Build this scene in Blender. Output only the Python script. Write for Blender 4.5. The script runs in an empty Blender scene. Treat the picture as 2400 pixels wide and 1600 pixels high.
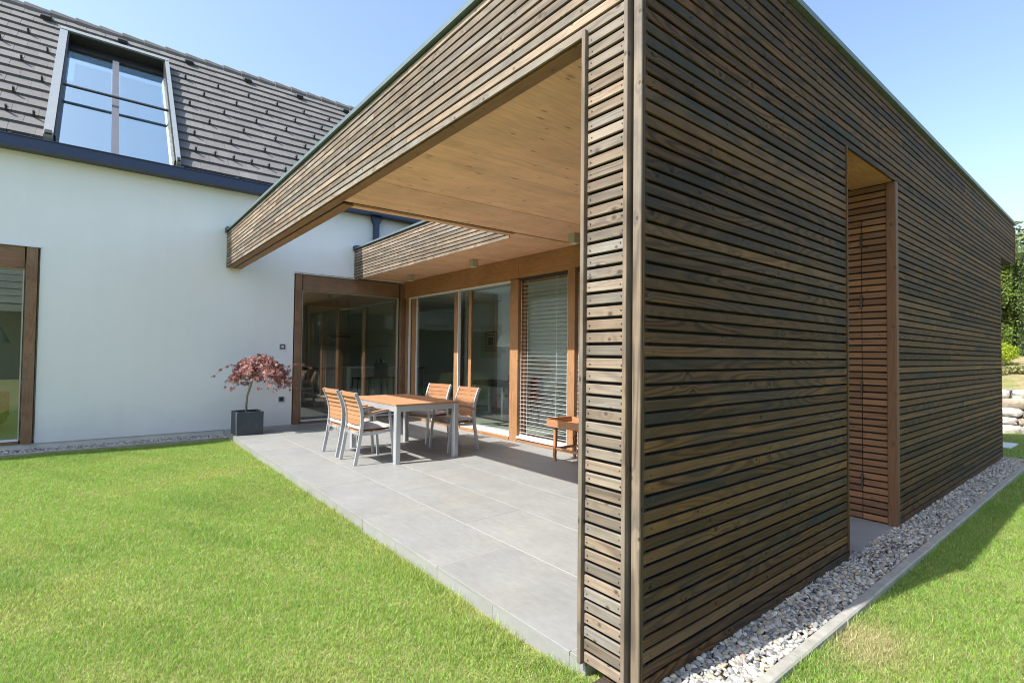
import bpy, bmesh, math, random
import numpy as np
from mathutils import Vector, Matrix, Euler
R = math.radians
rnd = random.Random(7)
rng = np.random.default_rng(11)
sc = bpy.context.scene
COL = sc.collection

# ------------------------------------------------------------------ camera
cam = bpy.data.cameras.new('camera'); cam_o = bpy.data.objects.new('camera', cam); COL.objects.link(cam_o)
cam.sensor_width = 36.0; cam.sensor_fit = 'HORIZONTAL'; cam.lens = 1203.18 / 2400 * 36.0
cam.clip_start = 0.05; cam.clip_end = 3000
CP = Vector((1.307, -1.7242, 1.3735))
yaw, pit, rol = 0.8927, 0.0255, 0.0116
F = Vector((-math.sin(yaw), math.cos(yaw), 0)); RT = Vector((math.cos(yaw), math.sin(yaw), 0)); U = Vector((0, 0, 1))
F2 = F * math.cos(pit) + U * math.sin(pit); U2 = U * math.cos(pit) - F * math.sin(pit)
R3 = RT * math.cos(rol) + U2 * math.sin(rol); U3 = U2 * math.cos(rol) - RT * math.sin(rol)
m = Matrix((R3, U3, -F2)).transposed().to_4x4(); m.translation = CP
cam_o.matrix_world = m
sc.camera = cam_o

# ------------------------------------------------------------------ world, sun, exposure
SUN = Vector((0.14, 0.803, -1.0)).normalized()           # the way the sunlight travels
elev = math.asin(-SUN.z); rot = math.atan2(-SUN.x, -SUN.y)
world = bpy.data.worlds.new('World'); sc.world = world; world.use_nodes = True
wn = world.node_tree; wn.nodes.clear()
wo = wn.nodes.new('ShaderNodeOutputWorld'); wb = wn.nodes.new('ShaderNodeBackground'); sky = wn.nodes.new('ShaderNodeTexSky')
sky.sky_type = 'NISHITA'; sky.sun_disc = False; sky.sun_elevation = elev; sky.sun_rotation = rot
sky.air_density = 1.2; sky.dust_density = 2.6; sky.ozone_density = 1.3; sky.altitude = 300
wb.inputs['Strength'].default_value = 0.15
wn.links.new(sky.outputs[0], wb.inputs[0]); wn.links.new(wb.outputs[0], wo.inputs[0])
sl = bpy.data.lights.new('sun', 'SUN'); sl.energy = 4.3; sl.angle = R(0.53); sl.color = (1.0, 0.96, 0.895)
so = bpy.data.objects.new('sun', sl); COL.objects.link(so); so.rotation_euler = SUN.to_track_quat('-Z', 'Y').to_euler(); so.location = (-4, -10, 14)
vs = sc.view_settings; sc.display_settings.display_device = 'sRGB'
vs.view_transform = 'Standard'; vs.look = 'None'; vs.gamma = 1.0; vs.use_curve_mapping = False; vs.exposure = 1.06
sc.render.engine = 'CYCLES'
cy = sc.cycles
cy.use_denoising = True; cy.filter_width = 1.05; cy.denoising_prefilter = 'ACCURATE'; cy.denoising_input_passes = 'RGB_ALBEDO_NORMAL'; cy.max_bounces = 10; cy.diffuse_bounces = 6; cy.glossy_bounces = 4; cy.transmission_bounces = 6; cy.transparent_max_bounces = 24
cy.caustics_reflective = False; cy.caustics_refractive = False; cy.sample_clamp_indirect = 6

# ------------------------------------------------------------------ materials
class NT:
    def __init__(s, name):
        s.m = bpy.data.materials.new(name); s.m.use_nodes = True; s.t = s.m.node_tree; s.t.nodes.clear()
        s.out = s.n('ShaderNodeOutputMaterial')
    def n(s, typ, **kw):
        nd = s.t.nodes.new(typ)
        for k, v in kw.items(): setattr(nd, k, v)
        return nd
    def l(s, a, b): s.t.links.new(a, b)
    def val(s, sock, v):
        if hasattr(v, 'default_value') or hasattr(v, 'is_output'): s.l(v, sock)
        else: sock.default_value = v
    def math(s, op, a, b=None, c=None, clamp=False):
        nd = s.n('ShaderNodeMath', operation=op); nd.use_clamp = clamp
        s.val(nd.inputs[0], a)
        if b is not None: s.val(nd.inputs[1], b)
        if c is not None: s.val(nd.inputs[2], c)
        return nd.outputs[0]
    def vmath(s, op, a, b=None):
        nd = s.n('ShaderNodeVectorMath', operation=op); s.val(nd.inputs[0], a)
        if b is not None: s.val(nd.inputs[1], b)
        return nd.outputs[0]
    def noise(s, vec, scale, detail=2.0, rough=0.5):
        nd = s.n('ShaderNodeTexNoise'); s.l(vec, nd.inputs['Vector']); nd.inputs['Scale'].default_value = scale
        nd.inputs['Detail'].default_value = detail; nd.inputs['Roughness'].default_value = rough
        return nd.outputs['Fac']
    def ramp(s, fac, lo, hi, a=0.0, b=1.0):
        nd = s.n('ShaderNodeMapRange'); nd.clamp = True; s.l(fac, nd.inputs[0])
        s.val(nd.inputs[1], lo); s.val(nd.inputs[2], hi); nd.inputs[3].default_value = a; nd.inputs[4].default_value = b
        return nd.outputs[0]
    def mix(s, fac, a, b, mode='MIX'):
        nd = s.n('ShaderNodeMix', data_type='RGBA', blend_type=mode); s.val(nd.inputs[0], fac)
        for sock, v in ((nd.inputs[6], a), (nd.inputs[7], b)):
            if isinstance(v, tuple): sock.default_value = (*v, 1) if len(v) == 3 else v
            else: s.l(v, sock)
        return nd.outputs[2]
    def scalecol(s, col, f):
        nd = s.n('ShaderNodeVectorMath', operation='SCALE')
        if isinstance(col, tuple): nd.inputs[0].default_value = col[:3]
        else: s.l(col, nd.inputs[0])
        s.val(nd.inputs['Scale'], f); return nd.outputs[0]
    def bsdf(s, col, rough=0.6, spec=0.5, metal=0.0, bump=None, bstr=0.3, bdist=0.01, trans=None):
        p = s.n('ShaderNodeBsdfPrincipled')
        if isinstance(col, tuple): p.inputs['Base Color'].default_value = (*col, 1)
        else: s.l(col, p.inputs['Base Color'])
        s.val(p.inputs['Roughness'], rough); p.inputs['Specular IOR Level'].default_value = spec; p.inputs['Metallic'].default_value = metal
        if bump is not None:
            b = s.n('ShaderNodeBump'); b.inputs['Strength'].default_value = bstr; b.inputs['Distance'].default_value = bdist
            s.l(bump, b.inputs['Height']); s.l(b.outputs[0], p.inputs['Normal'])
        sh = p.outputs[0]
        if trans is not None:
            t = s.n('ShaderNodeBsdfTranslucent')
            if isinstance(trans[1], tuple): t.inputs[0].default_value = (*trans[1], 1)
            else: s.l(trans[1], t.inputs[0])
            mx = s.n('ShaderNodeMixShader'); mx.inputs[0].default_value = trans[0]; s.l(sh, mx.inputs[1]); s.l(t.outputs[0], mx.inputs[2]); sh = mx.outputs[0]
        s.l(sh, s.out.inputs[0]); return s.m

def wood(name, base, dark, grey, greyamt=(0.45, 0.7), ring=0.5, var=0.25, rough=0.62, knots=0.6, freq=34.0, strips=0.0, gs=1.0, bstr=0.35, stain=0.0, huevar=None, spec=0.3, huemax=0.7, kscale=5.5, kprob=0.6, ksq=1.35):
    """Grain runs along the object's local X."""
    s = NT(name); tc = s.n('ShaderNodeTexCoord'); oi = s.n('ShaderNodeObjectInfo')
    off = s.n('ShaderNodeCombineXYZ'); 
    s.l(s.math('MULTIPLY', oi.outputs['Random'], 91.0), off.inputs[0]); s.l(s.math('MULTIPLY', oi.outputs['Random'], 37.0), off.inputs[1]); s.l(s.math('MULTIPLY', oi.outputs['Random'], 53.0), off.inputs[2])
    co = tc.outputs['Object']
    tone = None
    if strips:
        sx = s.n('ShaderNodeSeparateXYZ'); s.l(co, sx.inputs[0])
        idx = s.math('FLOOR', s.math('DIVIDE', sx.outputs[1], strips))
        wnz = s.n('ShaderNodeTexWhiteNoise', noise_dimensions='1D'); s.l(idx, wnz.inputs['W']); tone = wnz.outputs['Value']
        o2 = s.n('ShaderNodeCombineXYZ'); s.l(s.math('MULTIPLY', tone, 40.0), o2.inputs[0]); s.l(s.math('MULTIPLY', tone, 17.0), o2.inputs[2])
        co = s.vmath('ADD', co, o2.outputs[0])
    co = s.vmath('ADD', co, off.outputs[0])
    st = s.vmath('MULTIPLY', co, (0.75 * gs, 7.5 * gs, 7.5 * gs)); fine = s.vmath('MULTIPLY', co, (5.0 * gs, 150.0 * gs, 150.0 * gs))
    low = s.noise(st, 1.0, 1.0, 0.4)
    bend = None
    fib = s.noise(fine, 1.0, 3.0, 0.6)
    sq = s.n('ShaderNodeSeparateXYZ'); s.l(co, sq.inputs[0]); cq = s.n('ShaderNodeCombineXYZ')
    s.l(sq.outputs[0], cq.inputs[0]); s.l(s.math('MULTIPLY', s.math('ADD', sq.outputs[1], sq.outputs[2]), ksq), cq.inputs[1])
    vo = s.n('ShaderNodeTexVoronoi', voronoi_dimensions='2D'); s.l(cq.outputs[0], vo.inputs['Vector']); vo.inputs['Scale'].default_value = kscale
    sc3 = s.n('ShaderNodeSeparateColor'); s.l(vo.outputs['Color'], sc3.inputs[0]); has = s.math('GREATER_THAN', sc3.outputs[0], kprob)
    kn = s.math('MULTIPLY', has, s.ramp(vo.outputs['Distance'], 0.03, s.ramp(sc3.outputs[1], 0, 1, 0.06, 0.12), 1.0, 0.0))
    low = s.math('ADD', low, s.math('MULTIPLY', has, s.ramp(vo.outputs['Distance'], 0.0, 0.30, 0.075, 0.0)))
    rings = s.math('SINE', s.math('MULTIPLY', low, freq * 2.2)); rings = s.ramp(rings, -0.4, 1.0)
    col = s.mix(s.math('MULTIPLY', rings, ring), base, dark)
    gm = s.ramp(s.noise(s.vmath('MULTIPLY', co, (1.3, 5.0, 5.0)), 1.0, 3.0, 0.55), 0.35, 0.65, greyamt[0], greyamt[1])
    gm = s.math('MULTIPLY', gm, s.ramp(oi.outputs['Random'], 0.0, 1.0, 0.55, 1.25), clamp=True)
    col = s.mix(gm, col, grey)
    if huevar is not None:
        r2 = s.math('FRACT', s.math('MULTIPLY', oi.outputs['Random'], 17.31))
        col = s.mix(s.ramp(r2, 0.45, 1.0, 0.0, huemax), col, huevar)
    col = s.mix(s.math('MULTIPLY', kn, knots), col, tuple(c * 0.45 for c in dark))
    f = s.math('ADD', s.ramp(fib, 0.2, 0.8, -0.22, 0.22), 1.0)
    r3 = s.math('FRACT', s.math('MULTIPLY', oi.outputs['Random'], 7.77))
    f = s.math('MULTIPLY', f, s.ramp(r3, 0.0, 1.0, 1.0 - var, 1.0 + var))
    if tone is not None: f = s.math('MULTIPLY', f, s.ramp(tone, 0, 1, 0.93, 1.06))
    if stain:
        f = s.math('MULTIPLY', f, s.ramp(s.noise(tc.outputs['Object'], 2.1, 4.0, 0.6), 0.35, 0.6, 1.0 - stain, 1.0))
    col = s.scalecol(col, f)
    hgt = s.math('ADD', s.math('MULTIPLY', rings, 0.5), fib)
    return s.bsdf(col, rough=rough, spec=spec, bump=hgt, bstr=bstr, bdist=0.002)

def plain(name, col, rough=0.5, metal=0.0, spec=0.5, nscale=12.0, namt=0.08, bstr=0.0, bdist=0.003, objvar=0.0):
    s = NT(name); tc = s.n('ShaderNodeTexCoord'); nz = s.noise(tc.outputs['Object'], nscale, 5.0, 0.6)
    f = s.ramp(nz, 0.25, 0.75, 1 - namt, 1 + namt)
    if objvar:
        oi = s.n('ShaderNodeObjectInfo'); f = s.math('MULTIPLY', f, s.ramp(oi.outputs['Random'], 0, 1, 1 - objvar, 1 + objvar))
    c = s.scalecol(col, f)
    r = s.ramp(nz, 0.3, 0.7, rough * 0.85, min(1, rough * 1.12))
    return s.bsdf(c, rough=r, metal=metal, spec=spec, bump=nz if bstr else None, bstr=bstr, bdist=bdist)

M = {}
M['wood_grey'] = wood('weathered_light_larch', (0.222, 0.163, 0.108), (0.072, 0.054, 0.040), (0.225, 0.207, 0.18), greyamt=(0.2, 0.95), ring=0.75, var=0.32, huevar=(0.33, 0.225, 0.14), kprob=0.35, knots=0.75, stain=0.40, huemax=0.35)
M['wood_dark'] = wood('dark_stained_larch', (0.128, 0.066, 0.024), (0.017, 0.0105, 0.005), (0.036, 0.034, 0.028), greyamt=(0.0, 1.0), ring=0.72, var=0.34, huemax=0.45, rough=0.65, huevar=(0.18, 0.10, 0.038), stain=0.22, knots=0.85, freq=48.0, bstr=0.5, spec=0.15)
M['wood_red'] = wood('reddish_larch', (0.175, 0.080, 0.040), (0.085, 0.038, 0.020), (0.12, 0.075, 0.045), greyamt=(0.1, 0.45), ring=0.45, var=0.25, huevar=(0.225, 0.11, 0.05))
M['wood_frame'] = wood('oiled_larch_frame', (0.375, 0.19, 0.085), (0.25, 0.118, 0.05), (0.31, 0.185, 0.105), greyamt=(0.1, 0.6), ring=0.5, var=0.12, stain=0.18)
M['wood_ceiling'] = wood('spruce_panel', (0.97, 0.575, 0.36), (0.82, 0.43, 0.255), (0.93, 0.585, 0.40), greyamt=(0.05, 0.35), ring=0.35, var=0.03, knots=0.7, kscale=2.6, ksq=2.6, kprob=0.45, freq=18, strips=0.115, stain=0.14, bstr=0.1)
M['wood_old'] = wood('weathered_brown_larch_frame', (0.27, 0.145, 0.082), (0.15, 0.08, 0.042), (0.225, 0.165, 0.115), greyamt=(0.15, 0.75), ring=0.5, var=0.10, stain=0.25)
M['teak'] = wood('oiled_teak', (0.40, 0.195, 0.095), (0.28, 0.125, 0.056), (0.38, 0.22, 0.125), greyamt=(0.0, 0.3), ring=0.3, var=0.10, knots=0.0, gs=2.0, bstr=0.15)
M['membrane'] = plain('black_facade_membrane', (0.008, 0.008, 0.008), 0.9, namt=0.1)
M['steel'] = plain('silver_powder_coat', (0.47, 0.49, 0.52), 0.33, metal=0.4, namt=0.03)
M['alu_white'] = plain('white_aluminium', (0.72, 0.73, 0.74), 0.4, namt=0.03)
M['slat'] = plain('pale_grey_slat_paint', (0.50, 0.51, 0.52), 0.4, namt=0.03)
M['blue_metal'] = plain('dark_blue_sheet_metal', (0.030, 0.045, 0.095), 0.42, namt=0.06, metal=0.2)
M['zinc'] = plain('grey_zinc_sheet', (0.12, 0.165, 0.18), 0.5, metal=0.2, namt=0.08)
M['dark_metal'] = plain('anthracite_metal', (0.035, 0.04, 0.045), 0.45, metal=0.3, namt=0.05)
M['frame_metal'] = plain('grey_window_frame_metal', (0.27, 0.30, 0.31), 0.4, metal=0.15, namt=0.05)
M['screw'] = plain('screw_steel', (0.045, 0.04, 0.035), 0.6, metal=0.2, namt=0.2)
M['plinth'] = plain('grey_plinth_render', (0.60, 0.61, 0.57), 0.85, nscale=6, namt=0.12, bstr=0.2)
M['int_white'] = plain('interior_white_paint', (0.66, 0.67, 0.63), 0.8, namt=0.03)
M['int_floor'] = plain('pale_interior_floor', (0.40, 0.385, 0.33), 0.35, nscale=2, namt=0.08)
M['black'] = plain('matt_black', (0.012, 0.012, 0.012), 0.5, namt=0.1)
M['red_plastic'] = plain('red_chair_plastic', (0.55, 0.035, 0.02), 0.35, namt=0.05)
M['orange_fabric'] = plain('orange_fabric', (0.60, 0.13, 0.03), 0.9, namt=0.15, nscale=40)
M['brown_fabric'] = plain('brown_fabric', (0.14, 0.06, 0.035), 0.9, namt=0.15, nscale=40)
M['lamp_white'] = plain('white_lamp_shade', (0.80, 0.80, 0.78), 0.5, namt=0.02)
M['grout'] = plain('pale_sandy_grout', (0.31, 0.30, 0.26), 0.9, nscale=30, namt=0.1)
M['concrete'] = plain('concrete_edging', (0.30, 0.29, 0.255), 0.85, nscale=14, namt=0.22, bstr=0.3)
M['pot'] = plain('dark_slate_pot', (0.045, 0.055, 0.066), 0.7, nscale=25, namt=0.3, bstr=0.15)
M['soil'] = plain('dark_soil', (0.05, 0.035, 0.022), 0.95, nscale=60, namt=0.5, bstr=0.8, bdist=0.02)
M['cushion'] = plain('taupe_cushion_fabric', (0.40, 0.36, 0.335), 0.95, nscale=90, namt=0.12, bstr=0.2)
M['cushion_back'] = plain('cream_cushion_fabric', (0.62, 0.585, 0.52), 0.95, nscale=60, namt=0.12, bstr=0.2)
M['tie'] = plain('cushion_tie_fabric', (0.22, 0.20, 0.18), 0.95, nscale=60, namt=0.2)
M['lamp_body'] = plain('beige_lamp_housing', (0.40, 0.385, 0.32), 0.45, namt=0.04)
M['curtain'] = plain('white_sheer_curtain', (0.74, 0.76, 0.78), 0.9, nscale=3, namt=0.06)
M['green_tub'] = plain('dark_green_plastic', (0.015, 0.06, 0.035), 0.5, namt=0.1)
M['brick_far'] = plain('dark_brown_cladding', (0.06, 0.065, 0.05), 0.9, nscale=3, namt=0.1)
M['bark'] = plain('grey_green_bark', (0.20, 0.19, 0.12), 0.9, nscale=40, namt=0.4, bstr=0.6)

def plaster():
    s = NT('white_plaster'); tc = s.n('ShaderNodeTexCoord'); c = tc.outputs['Object']
    big = s.ramp(s.noise(c, 0.7, 4.0, 0.55), 0.3, 0.7, 0.955, 1.0)
    str_ = s.ramp(s.noise(s.vmath('MULTIPLY', c, (4.0, 5.0, 0.5)), 1.0, 3.0, 0.6), 0.35, 0.7, 0.98, 1.0)
    sx = s.n('ShaderNodeSeparateXYZ'); s.l(c, sx.inputs[0])
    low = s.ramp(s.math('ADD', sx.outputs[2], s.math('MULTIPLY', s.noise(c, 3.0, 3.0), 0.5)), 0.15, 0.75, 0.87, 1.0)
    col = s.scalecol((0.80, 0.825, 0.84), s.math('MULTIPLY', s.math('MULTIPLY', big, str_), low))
    h = s.math('ADD', s.noise(c, 160.0, 2.0), s.math('MULTIPLY', s.noise(s.vmath('MULTIPLY', c, (1, 1, 2.4)), 34.0, 3.0), 0.9))
    return s.bsdf(col, rough=0.92, spec=0.2, bump=h, bstr=0.5, bdist=0.004)
M['plaster'] = plaster()

def roof_tile_mat():
    s = NT('grey_brown_concrete_tile'); tc = s.n('ShaderNodeTexCoord'); oi = s.n('ShaderNodeObjectInfo'); c = tc.outputs['Object']
    co = s.vmath('ADD', c, s.scalecol((40.0, 13.0, 7.0), oi.outputs['Random']))
    f = s.math('MULTIPLY', s.ramp(oi.outputs['Random'], 0, 1, 0.88, 1.1), s.ramp(s.noise(co, 9.0, 5.0, 0.65), 0.3, 0.7, 0.85, 1.12))
    return s.bsdf(s.scalecol((0.150, 0.147, 0.147), f), rough=0.8, spec=0.3, bump=s.noise(co, 90.0, 3.0), bstr=0.25, bdist=0.003)
M['roof_tile'] = roof_tile_mat()

def paving():
    s = NT('grey_slate_porcelain'); tc = s.n('ShaderNodeTexCoord'); oi = s.n('ShaderNodeObjectInfo'); c = tc.outputs['Object']
    co = s.vmath('ADD', c, s.scalecol((70.0, 31.0, 0.0), oi.outputs['Random']))
    n1 = s.noise(co, 2.4, 6.0, 0.62); n2 = s.noise(s.vmath('MULTIPLY', co, (1.0, 2.2, 1.0)), 11.0, 5.0, 0.7)
    f = s.math('MULTIPLY', s.ramp(n1, 0.3, 0.72, 0.90, 1.08), s.ramp(n2, 0.3, 0.7, 0.92, 1.06))
    f = s.math('MULTIPLY', f, s.ramp(oi.outputs['Random'], 0, 1, 0.96, 1.03))
    col = s.scalecol(s.mix(s.ramp(s.noise(co, 1.3, 3.0), 0.42, 0.66), (0.240, 0.245, 0.240), (0.250, 0.250, 0.234)), f)
    h = s.math('ADD', n2, s.math('MULTIPLY', n1, 0.6))
    return s.bsdf(col, rough=s.ramp(n2, 0.3, 0.7, 0.42, 0.6), spec=0.4, bump=h, bstr=0.3, bdist=0.004)
M['paving'] = paving()

def attr_mat(name, rough=0.7, spec=0.3, trans=0.0, tcol=1.0, nscale=0):
    s = NT(name); a = s.n('ShaderNodeAttribute', attribute_name='tint'); col = a.outputs['Color']
    if nscale:
        tc = s.n('ShaderNodeTexCoord'); col = s.scalecol(col, s.ramp(s.noise(tc.outputs['Object'], nscale, 4.0, 0.6), 0.3, 0.7, 0.75, 1.2))
    if trans: return s.bsdf(col, rough=rough, spec=spec, trans=(trans, s.scalecol(col, tcol)))
    return s.bsdf(col, rough=rough, spec=spec)
M['grass'] = attr_mat('grass_blades', 0.5, 0.25, 0.42, 1.15)
M['pebble'] = attr_mat('river_pebbles', 0.6, 0.35, nscale=60)
M['maple_leaf'] = attr_mat('red_maple_leaves', 0.5, 0.4, 0.35, 1.3)
M['leaf'] = attr_mat('hedge_leaves', 0.55, 0.3, 0.3, 1.4)
def stone_mat():
    s = NT('rough_wall_stone'); a = s.n('ShaderNodeAttribute', attribute_name='tint'); tc = s.n('ShaderNodeTexCoord'); oi = s.n('ShaderNodeObjectInfo')
    c = s.vmath('ADD', tc.outputs['Object'], s.scalecol((30.0, 11.0, 5.0), oi.outputs['Random'])); n = s.noise(c, 5.0, 6.0, 0.68)
    col = s.scalecol(a.outputs['Color'], s.ramp(n, 0.3, 0.7, 0.6, 1.25)); col = s.mix(s.ramp(s.noise(c, 2.5, 4.0), 0.5, 0.68, 0.0, 0.30), col, (0.34, 0.30, 0.23))
    return s.bsdf(col, rough=0.9, spec=0.2, bump=n, bstr=0.9, bdist=0.06)
M['stone'] = stone_mat()

def ground_mat():
    s = NT('lawn_soil'); tc = s.n('ShaderNodeTexCoord'); c = tc.outputs['Object']
    n = s.noise(c, 9.0, 6.0, 0.7); n2 = s.noise(c, 0.6, 3.0)
    col = s.mix(s.ramp(n, 0.3, 0.7), (0.16, 0.19, 0.05), (0.27, 0.255, 0.11))
    col = s.mix(s.ramp(n2, 0.45, 0.7, 0.0, 0.5), col, (0.19, 0.175, 0.075))
    return s.bsdf(col, rough=0.95, spec=0.1, bump=s.noise(c, 60.0, 4.0), bstr=0.8, bdist=0.02)
M['ground'] = ground_mat()
def slope_mat():
    s = NT('dry_grass_slope'); tc = s.n('ShaderNodeTexCoord'); c = tc.outputs['Object']
    col = s.mix(s.ramp(s.noise(c, 1.6, 5.0, 0.65), 0.38, 0.62), (0.40, 0.31, 0.19), (0.22, 0.235, 0.075))
    col = s.scalecol(col, s.ramp(s.noise(c, 14.0, 5.0, 0.7), 0.3, 0.7, 0.6, 1.25))
    return s.bsdf(col, rough=0.95, spec=0.1, bump=s.noise(c, 12.0, 5.0, 0.7), bstr=0.8, bdist=0.08)
M['slope'] = slope_mat()

def glass(name, tint, r0, gcol=(1, 1, 1)):
    s = NT(name); lw = s.n('ShaderNodeLayerWeight'); lw.inputs['Blend'].default_value = 0.5
    p = s.math('POWER', lw.outputs['Facing'], 5.0); f = s.math('ADD', s.math('MULTIPLY', p, 1 - r0), r0, clamp=True)
    t = s.n('ShaderNodeBsdfTransparent'); t.inputs[0].default_value = (*tint, 1)
    g = s.n('ShaderNodeBsdfGlossy'); g.inputs['Roughness'].default_value = 0.004; g.inputs[0].default_value = (*gcol, 1)
    tc = s.n('ShaderNodeTexCoord'); b = s.n('ShaderNodeBump'); b.inputs['Strength'].default_value = 0.012; b.inputs['Distance'].default_value = 0.05
    s.l(s.noise(tc.outputs['Object'], 1.4, 1.0), b.inputs['Height']); s.l(b.outputs[0], g.inputs['Normal'])
    mx = s.n('ShaderNodeMixShader'); s.l(f, mx.inputs[0]); s.l(t.outputs[0], mx.inputs[1]); s.l(g.outputs[0], mx.inputs[2]); s.l(mx.outputs[0], s.out.inputs[0])
    return s.m
M['glass'] = glass('window_glass', (0.86, 0.91, 0.885), 0.10)
M['glass_roof'] = glass('coated_roof_glass', (0.70, 0.80, 0.88), 0.62, (0.86, 1.0, 0.98))

# ------------------------------------------------------------------ mesh helpers
class MB:
    def __init__(s): s.v = []; s.f = []
    def box(s, x0, x1, y0, y1, z0, z1):
        b = len(s.v)
        s.v += [(x0, y0, z0), (x1, y0, z0), (x1, y1, z0), (x0, y1, z0), (x0, y0, z1), (x1, y0, z1), (x1, y1, z1), (x0, y1, z1)]
        s.f += [(b, b+3, b+2, b+1), (b+4, b+5, b+6, b+7), (b, b+1, b+5, b+4), (b+1, b+2, b+6, b+5), (b+2, b+3, b+7, b+6), (b+3, b, b+4, b+7)]
        return s
    def cbox(s, x0, x1, y0, y1, z0, z1, c=0.004, axis=0):
        """box with its four long edges chamfered; axis = the long one"""
        lo = [x0, y0, z0]; hi = [x1, y1, z1]; a = axis; u, w = [(1, 2), (2, 0), (0, 1)][a]
        prof = [(lo[u]+c, lo[w]), (hi[u]-c, lo[w]), (hi[u], lo[w]+c), (hi[u], hi[w]-c), (hi[u]-c, hi[w]), (lo[u]+c, hi[w]), (lo[u], hi[w]-c), (lo[u], lo[w]+c)]
        b = len(s.v)
        for e in (lo[a], hi[a]):
            for pu, pw in prof:
                p = [0, 0, 0]; p[a] = e; p[u] = pu; p[w] = pw; s.v.append(tuple(p))
        s.f.append(tuple(b + i for i in range(7, -1, -1))); s.f.append(tuple(b + 8 + i for i in range(8)))
        for i in range(8):
            j = (i + 1) % 8; s.f.append((b+i, b+j, b+8+j, b+8+i))
        return s
    def sweep(s, pts, w, h, up=(0, 0, 1), side=None):
        """rectangular bar along pts; w across (side), h along the other normal"""
        pts = [Vector(p) for p in pts]; b = len(s.v); n = len(pts)
        ws = w if isinstance(w, (list, tuple)) else [w] * n; hs = h if isinstance(h, (list, tuple)) else [h] * n
        for i, p in enumerate(pts):
            t = (pts[min(i+1, n-1)] - pts[max(i-1, 0)]).normalized()
            sd = Vector(side) if side else t.cross(Vector(up)).normalized()
            nn = sd.cross(t).normalized()
            for a, c in ((-1, -1), (1, -1), (1, 1), (-1, 1)): s.v.append(tuple(p + sd * (a * ws[i] / 2) + nn * (c * hs[i] / 2)))
        s.f.append((b+3, b+2, b+1, b)); e = b + 4 * (n-1); s.f.append((e, e+1, e+2, e+3))
        for i in range(n-1):
            q = b + 4*i
            for k in range(4):
                j = (k+1) % 4; s.f.append((q+k, q+j, q+4+j, q+4+k))
        return s
    def tube(s, pts, r, n=8):
        pts = [Vector(p) for p in pts]; b = len(s.v); N = len(pts)
        rs = r if isinstance(r, (list, tuple)) else [r] * N
        for i, p in enumerate(pts):
            t = (pts[min(i+1, N-1)] - pts[max(i-1, 0)]).normalized()
            a = t.cross(Vector((0, 0, 1))); a = a.normalized() if a.length > 1e-4 else Vector((1, 0, 0)); c = a.cross(t).normalized()
            for k in range(n):
                th = 2*math.pi*k/n; s.v.append(tuple(p + a*(rs[i]*math.cos(th)) + c*(rs[i]*math.sin(th))))
        s.f.append(tuple(b+k for k in range(n))); e = b+n*(N-1); s.f.append(tuple(e+n-1-k for k in range(n)))
        for i in range(N-1):
            for k in range(n):
                j = (k+1) % n; q = b+n*i; s.f.append((q+k, q+n+k, q+n+j, q+j))
        return s
    def lathe(s, prof, c=(0, 0, 0), n=20):
        b = len(s.v); N = len(prof)
        for (r, z) in prof:
            for k in range(n):
                th = 2*math.pi*k/n; s.v.append((c[0]+r*math.cos(th), c[1]+r*math.sin(th), c[2]+z))
        for i in range(N-1):
            for k in range(n):
                j = (k+1) % n; q = b+n*i; s.f.append((q+k, q+j, q+n+j, q+n+k))
        s.f.append(tuple(b+n-1-k for k in range(n))); s.f.append(tuple(b+n*(N-1)+k for k in range(n)))
        return s
    def mesh(s, name, mat, smooth=False, shift=None):
        v = s.v if shift is None else [(a[0]-shift[0], a[1]-shift[1], a[2]-shift[2]) for a in s.v]
        me = bpy.data.meshes.new(name); me.from_pydata(v, [], s.f); me.materials.append(mat)
        if smooth: me.polygons.foreach_set('use_smooth', [True]*len(me.polygons))
        me.update(); return me

def link(name, me, parent=None, loc=(0, 0, 0), rz=0.0):
    o = bpy.data.objects.new(name, me); COL.objects.link(o); o.parent = parent; o.location = loc
    if rz: o.rotation_euler = (0, 0, rz)
    return o
def wloc(p):
    v = Vector((0, 0, 0))
    while p is not None: v = v + p.location; p = p.parent
    return v
def part(name, mb, mat, parent, smooth=False, local=False):
    """world-coordinate geometry -> child of parent (parents here are unrotated)"""
    return link(name, mb.mesh(name, mat, smooth, None if local else wloc(parent)), parent)
def tag(o, label, cat, group=None, kind=None):
    if label: o['label'] = label
    if cat: o['category'] = cat
    if group: o['group'] = group
    if kind: o['kind'] = kind
    return o
def root(name, loc, label, cat, group=None, rz=0.0):
    o = bpy.data.objects.new(name, None); COL.objects.link(o); o.location = loc; o.empty_display_size = 0.2
    if rz: o.rotation_euler = (0, 0, rz)
    return tag(o, label, cat, group)
def copy_tree(o, parent=None):
    c = o.copy(); COL.objects.link(c); c.parent = parent
    for ch in list(o.children): copy_tree(ch, c)
    return c
def solo(name, mb, mat, loc, label, cat, smooth=False, group=None):
    o = link(name, mb.mesh(name, mat, smooth, loc), None, loc); return tag(o, label, cat, group)
def structure(name, mb, mat, loc=(0, 0, 0)):
    o = link(name, mb.mesh(name, mat, False, loc), None, loc); o['kind'] = 'structure'; return o

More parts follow.
